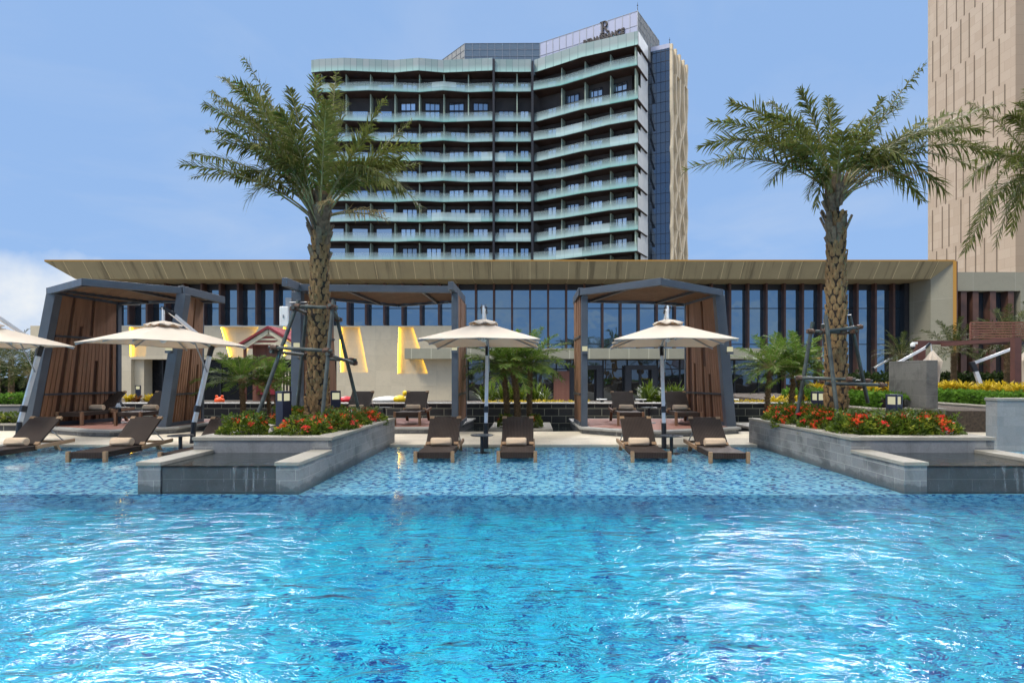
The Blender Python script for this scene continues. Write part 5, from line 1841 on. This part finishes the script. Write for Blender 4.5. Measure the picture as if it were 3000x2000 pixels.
def flowers(b, rnd, n, sx, sy, sz, pick):
    for k in range(n):
        a = rnd.uniform(0, 6.28); q = rnd.random() ** .6
        x, y = math.cos(a) * q, math.sin(a) * q
        z = (1 - min(1, abs(x) ** 2.6 + abs(y) ** 2.6)) ** (1 / 2.4)
        c = Vector((x * sx * 1.02, y * sy * 1.02, z * sz * 1.03 + .015))
        nrm = Vector((x * .6, y * .6 - .15, .5 + z)).normalized()
        b.cur = pick(rnd)
        rad = rnd.uniform(.035, .062)
        for j in range(rnd.randint(14, 24)):
            o = c + Vector((rnd.gauss(0, 1), rnd.gauss(0, 1), rnd.gauss(0, .6))) * rad * .75
            d = (nrm + Vector((rnd.gauss(0, .6), rnd.gauss(0, .6), rnd.gauss(0, .4)))).normalized()
            u = d.orthogonal().normalized(); w = d.cross(u)
            r = rnd.uniform(.011, .018)
            th = rnd.uniform(0, 6.28)
            u, w = u * math.cos(th) + w * math.sin(th), w * math.cos(th) - u * math.sin(th)
            b.add([o, o + u * r + w * r * .4, o + u * r * 1.6, o + u * r - w * r * .4], [(0, 1, 2, 3)])
            b.add([o, o - u * r + w * r * .4, o - u * r * 1.6, o - u * r - w * r * .4], [(0, 1, 2, 3)])
            b.add([o, o + w * r + u * r * .4, o + w * r * 1.6, o + w * r - u * r * .4], [(0, 1, 2, 3)])
            b.add([o, o - w * r + u * r * .4, o - w * r * 1.6, o - w * r - u * r * .4], [(0, 1, 2, 3)])


def shrub(seed, nfl):
    rnd = random.Random(seed)
    t = local('flowering_shrub', 'x', 'shrub', 'low shrubs with red flowers in the fountain planters')
    b = MB(); leafcloud(b, rnd, 2200, .45, .45, .33, .07)
    for k in range(60):
        a = rnd.uniform(0, 6.28); r = rnd.uniform(0, .4)
        e = Vector((math.cos(a) * r, math.sin(a) * r, .33 + rnd.uniform(-.04, .07)))
        for q in range(7):
            o = e + Vector((rnd.gauss(0, .02), rnd.gauss(0, .02), rnd.gauss(0, .02)))
            d = Vector((rnd.gauss(0, .6), rnd.gauss(0, .6), .6)).normalized(); s = d.orthogonal().normalized()
            b.add([o, o + d * .03 + s * .014, o + d * .065, o + d * .03 - s * .014], [(0, 1, 2, 3)])
    b.build('foliage', M['bushleaf'], t)
    b = MB(); flowers(b, rnd, nfl, .45, .45, .33, lambda r: 0 if r.random() < .62 else 1)
    b.build('flowers', [M['petal'], M['petal_red']], t)
    return t


SH = [shrub(41, 9), shrub(42, 21), shrub(43, 36)]
usedS = set()
shr = [(0, -4.78, 9.66, 'small green shrub with few red flowers at the front corner, below the leaning parasol mast'),
       (0, -4.75, 11.75, 'low flowering shrub behind the rubble, between bollard lamp and leaning cabana'),
       (1, -4.98, 10.4, 'low flowering shrub at the foot of the leaning pipe, left of the clear bollard lamp'),
       (1, -3.78, 9.72, 'low flowering shrub at the front, below the scarred trunk with the antenna box'),
       (2, -3.55, 10.45, 'shrub thick with scarlet flowers at the front edge, right of that trunk'),
       (2, -3.62, 11.35, 'shrub thick with scarlet flowers behind the front edge, near the dry lounger'),
       (2, -3.55, 12.3, 'shrub thick with scarlet flowers at the deck end of the planter by the middle cabana'),
       (1, -4.2, 12.35, 'low flowering shrub behind the scarred trunk, at the half hidden bollard lamp'),
       (1, 5.55, 9.8, 'low flowering shrub at the front corner below the pipe frame'),
       (0, 6.2, 9.75, 'green shrub with few flowers at the front, below the bollard lamp before the slab pillar'),
       (1, 6.72, 9.75, 'low flowering shrub at the front, at the far end near the tower'),
       (2, 5.45, 10.7, 'shrub thick with scarlet flowers beside the coping, left of the full crowned palm'),
       (1, 6.35, 10.85, 'low flowering shrub directly right of the full crowned palm foot'),
       (2, 5.45, 11.7, 'shrub thick with scarlet flowers midway along the coping, near the slatted wall'),
       (1, 5.5, 12.5, 'low flowering shrub at the deck end of the coping, near the slatted wall'),
       (1, 6.5, 11.8, 'low flowering shrub behind the bollard lamp, before the plinth wall'),
       (2, 6.25, 12.5, 'shrub thick with scarlet flowers at the back, beside the half hidden bollard lamp'),
       (1, 6.78, 10.6, 'low flowering shrub at the far side, beside the bollard lamp before the slab pillar'),
       (0, -.68, 16.2, 'small round shrub on the white slab island, to the left of the lounger back'),
       (0, .12, 16.2, 'small round shrub on the white slab island, to the right of the lounger back')]
rs = random.Random(77)
for i, (k, x, y, l) in enumerate(shr):
    isl = i >= 18
    s = (.5, .5, .8) if isl else (rs.uniform(.92, 1.12), rs.uniform(.92, 1.1), rs.uniform(.85, 1.12))
    if i in (0, 2):
        s = (.80 - .22 * (i == 2),) * 2 + (.95,)
    z = .12 if isl else .49
    if k not in usedS:
        usedS.add(k); o = SH[k]; o.location = (x, y, z); o.scale = s
    else:
        o = dup(SH[k], (x, y, z), rs.uniform(0, 6.28), scale=s)
    o['label'] = l


def hedge(label, x0, x1, y0, y1, z, h, n, mat, ls, rz=0):
    rnd = random.Random(hash(label) % 1000 if False else len(label) * 7)
    b = MB()
    cx, cy = (x0 + x1) / 2, (y0 + y1) / 2
    sx, sy = (x1 - x0) / 2, (y1 - y0) / 2
    for k in range(n):
        f = rnd.random()
        px, py = rnd.uniform(-1, 1) * sx, rnd.uniform(-1, 1) * sy
        if f < .5:
            py = -sy * rnd.uniform(.9, 1.02) if sx > sy else py
            px = px if sx > sy else -sx * rnd.uniform(.9, 1.02)
            pz = rnd.uniform(.05, h)
        else:
            pz = h * rnd.uniform(.82, 1.04)
        pz *= 1 + .10 * math.sin(px * 5.1 + py * 3) + .05 * math.sin(px * 13 + py * 11)
        o = Vector((cx + px, cy + py, z + pz))
        d = Vector((rnd.gauss(0, .7), rnd.gauss(-.3, .7), rnd.gauss(.5, .6))).normalized()
        s = d.cross(Vector((rnd.gauss(0, 1), rnd.gauss(0, 1), rnd.gauss(0, 1)))).normalized()
        L, w = ls * rnd.uniform(.7, 1.3), ls * rnd.uniform(.4, .6)
        m = o + d * L * .5
        b.add([o, m + s * w * .5, o + d * L, m - s * w * .5], [(0, 1, 2, 3)])
    t = thing('hedge', label, 'hedge', (cx, cy, z))
    b.build('foliage', mat, t)
    b = MB(); b.box(x0 + .12, x1 - .12, y0 + .12, y1 - .12, z - .05, z + h * .72); b.build('inner_twigs', M['trunk_gap'], t)
    return t


hedge('clipped bright green hedge along the grey wall, left of the slab pillar', 9.35, 10.25, 15.6, 21.5, .58, .42, 5200, M['hedgeleaf'], .11)
hedge('clipped bright green hedge in front of the yellow crotons, right of the slab pillar', 13.45, 14.2, 15.7, 22.0, .58, .42, 5200, M['hedgeleaf'], .11)
hedge('clipped green hedge at the frame edge above the pale wall by the leaning cabana', -21.5, -14.8, 18.6, 19.4, .55, .36, 4200, M['hedgeleaf'], .10)
hedge('low dark green hedge on the deck left of the leaning cabana', -21.5, -13.9, 16.2, 17.0, .14, .30, 4200, M['bushleaf'], .08)
hedge('dark shrub hedge far behind the yellow crotons under the pergola', 14.5, 24, 26.0, 27.5, .5, 1.0, 4500, M['darkleaf'], .2)
hedge('dark shrub hedge filling the gap under the cut off parasol, far back', -33, -21.5, 26.0, 28.0, .3, 1.6, 5200, M['darkleaf'], .22)
hedge('low yellow green ground cover along the wet wall edge before the lobby', -1.6, 2.0, 19.2, 19.7, .50, .19, 900, M['croton'], .07)
hedge('low yellow green ground cover along the wet wall edge beside the bushy palms', 5.2, 8.9, 19.2, 19.7, .50, .19, 900, M['croton'], .07)
hedge('low dark green planting at the foot of the slim palms by the slatted wall', 6.3, 8.3, 15.9, 16.6, .08, .12, 1500, M['hedgeleaf'], .07)


def tuft(name, mat, seed, n, L, w, cat, spread=.9):
    rnd = random.Random(seed)
    t = local(name, 'x', cat)
    b = MB()
    for k in range(n):
        a = 2.399 * k; el = rnd.uniform(.25, 1.35)
        d = Vector((math.cos(a) * math.cos(el), math.sin(a) * math.cos(el), math.sin(el)))
        o = Vector((math.cos(a), math.sin(a), 0)) * .05 + Vector((0, 0, rnd.uniform(0, L * .6)))
        s = d.cross(UP).normalized() * w
        ln = L * rnd.uniform(.7, 1.2)
        m = o + d * ln * .55; e = o + d * ln - UP * ln * .18
        b.add([o - s * .3, o + s * .3, m + s, m - s, e], [(0, 1, 2, 3), (3, 2, 4)])
    b.build('leaves', mat, t)
    b = MB(); b.tube((0, 0, -.05), (0, 0, L * .6), .015, .01, 6); b.build('stem', M['stem'], t)
    return t


CR = [tuft('croton', M['croton'], 51, 46, .30, .035, 'shrub'), tuft('croton', M['croton_red'], 52, 46, .30, .033, 'shrub'), tuft('croton', M['croton'], 53, 54, .34, .04, 'shrub')]
first = {0: True, 1: True, 2: True}
rc = random.Random(5)


def put_tufts(src, pts, label, group, z, smin=.85, smax=1.2):
    for i, (x, y) in enumerate(pts):
        k = rc.randrange(len(src)) if i >= len(src) else i
        o = src[k]
        if not o.get('placed'):
            o['placed'] = 1
            o.location = (x, y, z); s = rc.uniform(smin, smax); o.scale = (s,) * 3
        else:
            o = dup(o, (x, y, z), rc.uniform(0, 6.28), scale=rc.uniform(smin, smax))
        o['label'], o['group'] = label, group


pts = [(10.65 + rc.uniform(-.25, .5), 16.8 + i * .26 + rc.uniform(-.1, .1)) for i in range(20)]
put_tufts(CR, pts, 'yellow croton in the crowded row behind the hedge left of the slab pillar', 'crotons left of the slab pillar', .90, 1.0, 1.35)
pts = [(14.35 + rc.uniform(-.05, .9), 15.9 + i * .20 + rc.uniform(-.1, .1)) for i in range(34)]
put_tufts([CR[0], CR[2], CR[0]], pts, 'yellow croton in the crowded row behind the hedge right of the slab pillar', 'crotons right of the slab pillar', .88, 1.0, 1.35)
pts = [(-14.0 + i * .28, 20.3 + rc.uniform(-.2, .2)) for i in range(4)]
put_tufts(CR, pts, 'yellow croton on the terrace bed, seen under the big parasol by the leaning cabana', 'crotons seen under the big parasol', .50)
pts = [(-20.2 + i * .45, 20.5 + rc.uniform(-.2, .2)) for i in range(6)]
put_tufts(CR, pts, 'yellow croton above the hedge at the frame edge under the cut off parasol', 'crotons at the frame edge', .5)
pts = [(8.3 + i * .35, 19.8 + rc.uniform(-.2, .2)) for i in range(4)]
put_tufts([CR[2], CR[0], CR[2]], pts, 'yellow croton beside the bushy slim palms, above the end of the pond wall', 'crotons at the pond wall end', .50)
CV = [tuft('clivia', M['bushleaf'], 61, 60, .5, .028, 'plant'), tuft('clivia', M['bushleaf'], 62, 60, .55, .026, 'plant')]
pts = [(at(1885 + i * 12, 0, 20.6).x + rc.uniform(-.05, .05), 20.6 + rc.uniform(-.5, .8)) for i in range(12)]
put_tufts(CV, pts, 'green strap leaved clivia in the clump before the lobby double doors', 'clivias before the lobby doors', .50)
pts = [(at(1425 + i * 14, 0, 21.0).x + rc.uniform(-.1, .1), 21.0 + rc.uniform(-.5, .8)) for i in range(13)]
put_tufts(CV, pts, 'green strap leaved clivia in the clump behind the three slim palms', 'clivias behind the three slim palms', .50, .9, 1.3)
# ================================================================ light, sky, camera
SUN_EL, SUN_AZ = R(52), R(236)      # azimuth clockwise from +Y; the sun stands behind the camera
w = bpy.data.worlds.new('World'); S.world = w
w.use_nodes = True
nt = w.node_tree
nt.nodes.clear()


def wn(typ, ins=None, **kw):
    nd = nt.nodes.new('ShaderNode' + typ)
    for k, v in kw.items():
        setattr(nd, k, v)
    for k, v in (ins or {}).items():
        if isinstance(v, bpy.types.NodeSocket):
            nt.links.new(v, nd.inputs[k])
        else:
            nd.inputs[k].default_value = v
    return nd


def wm(op, a, b=0.0, c=0.0):
    return wn('Math', {0: a, 1: b, 2: c}, operation=op).outputs[0]


sky = wn('TexSky', sky_type='NISHITA', sun_disc=False, sun_elevation=SUN_EL, sun_rotation=SUN_AZ, altitude=300.0, air_density=1.0, dust_density=.6, ozone_density=3.0)
dirv = wn('TexCoord').outputs['Generated']
sp = wn('SeparateXYZ', {0: dirv}).outputs
z = sp[2]
hz = wm('MAXIMUM', z, .04)
cl = wn('CombineXYZ', {0: wm('DIVIDE', sp[0], wm('ADD', hz, .12)), 1: wm('DIVIDE', sp[1], wm('ADD', hz, .12)), 2: 0.0}).outputs[0]
n1 = wn('TexNoise', {'Vector': cl, 'Scale': 1.3, 'Detail': 6.0, 'Roughness': .55, 'Distortion': .4}).outputs[0]
az = wm('ARCTAN2', sp[0], sp[1])                     # 0 straight ahead


def band(v, a, b, c, d):
    u = wn('MapRange', {0: v, 1: a, 2: b, 3: 0.0, 4: 1.0}, interpolation_type='SMOOTHSTEP').outputs[0]
    q = wn('MapRange', {0: v, 1: c, 2: d, 3: 1.0, 4: 0.0}, interpolation_type='SMOOTHSTEP').outputs[0]
    return wm('MULTIPLY', u, q)


# low cumulus bank
lowmask = wm('MULTIPLY', band(z, -.02, .05, .12, .22), band(az, -1.3, -.75, -.56, -.38))
n2 = wn('TexNoise', {'Vector': dirv, 'Scale': 7.0, 'Detail': 7.0, 'Roughness': .55}).outputs[0]
low = wn('MapRange', {0: wm('ADD', wm('MULTIPLY', n2, .75), wm('MULTIPLY', lowmask, .42)), 1: .64, 2: .86, 3: 0.0, 4: 1.0}).outputs[0]
# thin veil in the middle sky
veil = wm('MULTIPLY', wn('MapRange', {0: n1, 1: .45, 2: .75, 3: 0.0, 4: .22}).outputs[0], wn('MapRange', {0: sp[1], 1: .0, 2: -.3, 3: 1.0, 4: 3.2}).outputs[0])
# unseen bright cloud added above the view to whiten pool reflections and fill shade
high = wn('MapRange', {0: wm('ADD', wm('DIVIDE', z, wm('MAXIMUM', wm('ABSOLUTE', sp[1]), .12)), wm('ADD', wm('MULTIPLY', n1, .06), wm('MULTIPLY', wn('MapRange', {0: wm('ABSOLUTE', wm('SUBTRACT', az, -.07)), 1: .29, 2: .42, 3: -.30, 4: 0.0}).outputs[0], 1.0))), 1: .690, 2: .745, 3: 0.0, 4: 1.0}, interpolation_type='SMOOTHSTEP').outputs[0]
front = wn('MapRange', {0: sp[1], 1: -.1, 2: .35, 3: 0.0, 4: 1.0}).outputs[0]
gap = wn('MapRange', {0: n1, 1: .30, 2: .55, 3: .35, 4: 1.0}).outputs[0]
tint = wn('Mix', {0: 1.0, 6: sky.outputs[0], 7: (1.0, 1.0, 1.0, 1)}, data_type='RGBA', blend_type='MULTIPLY').outputs[2]
tint = wn('Mix', {0: .85, 6: tint, 7: (3.3, 5.35, 9.1, 1)}, data_type='RGBA').outputs[2]
c = wn('Mix', {0: veil, 6: tint, 7: (7.5, 8.0, 8.6, 1)}, data_type='RGBA').outputs[2]
c = wn('Mix', {0: wm('MULTIPLY', low, .85), 6: c, 7: (9.2, 9.4, 9.4, 1)}, data_type='RGBA').outputs[2]
hb = high
over = wn('MapRange', {0: z, 1: .60, 2: .80, 3: 0.0, 4: 1.0}, interpolation_type='SMOOTHSTEP').outputs[0]
c = wn('Mix', {0: over, 6: c, 7: (20.5, 20.3, 20.2, 1)}, data_type='RGBA').outputs[2]
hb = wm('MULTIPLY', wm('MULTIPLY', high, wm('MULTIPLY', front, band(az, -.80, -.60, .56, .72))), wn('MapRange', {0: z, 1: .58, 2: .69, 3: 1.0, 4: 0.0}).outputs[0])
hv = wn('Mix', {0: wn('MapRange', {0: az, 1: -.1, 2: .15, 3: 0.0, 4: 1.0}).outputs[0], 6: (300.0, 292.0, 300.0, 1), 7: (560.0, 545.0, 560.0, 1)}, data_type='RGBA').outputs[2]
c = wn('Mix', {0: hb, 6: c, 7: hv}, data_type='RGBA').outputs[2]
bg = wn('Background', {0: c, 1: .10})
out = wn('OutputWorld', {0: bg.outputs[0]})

sl = bpy.data.lights.new('sun', 'SUN')
sl.energy, sl.angle, sl.color = 2.8, R(12), (1.0, .93, .83)
so = bpy.data.objects.new('sun', sl); COL.objects.link(so)
d = Vector((math.sin(SUN_AZ) * math.cos(SUN_EL), math.cos(SUN_AZ) * math.cos(SUN_EL), math.sin(SUN_EL)))
so.rotation_euler = d.to_track_quat('Z', 'Y').to_euler()

cam = bpy.data.cameras.new('camera')
cam.sensor_width, cam.lens = 36.0, 36.0 * F / 3000
cam.shift_x, cam.shift_y = (1500 - CX) / 3000, (HY - 1000) / 3000
cam.clip_start, cam.clip_end = .05, 2000
co = bpy.data.objects.new('camera', cam); COL.objects.link(co)
co.location = (0, 0, EYE); co.rotation_euler = (R(90), 0, 0)
S.camera = co

S.view_settings.view_transform = 'Standard'
S.view_settings.look = 'None'
S.view_settings.exposure = 0
S.view_settings.gamma = 1
S.render.engine = 'CYCLES'
S.cycles.use_denoising = True
S.cycles.max_bounces = 10
S.cycles.diffuse_bounces = 3
S.cycles.glossy_bounces = 4
S.cycles.transmission_bounces = 6
S.cycles.transparent_max_bounces = 16
S.cycles.sample_clamp_indirect = 8
for o in bpy.data.objects:
    for k in ('_o', 'placed'):
        if k in o:
            del o[k]
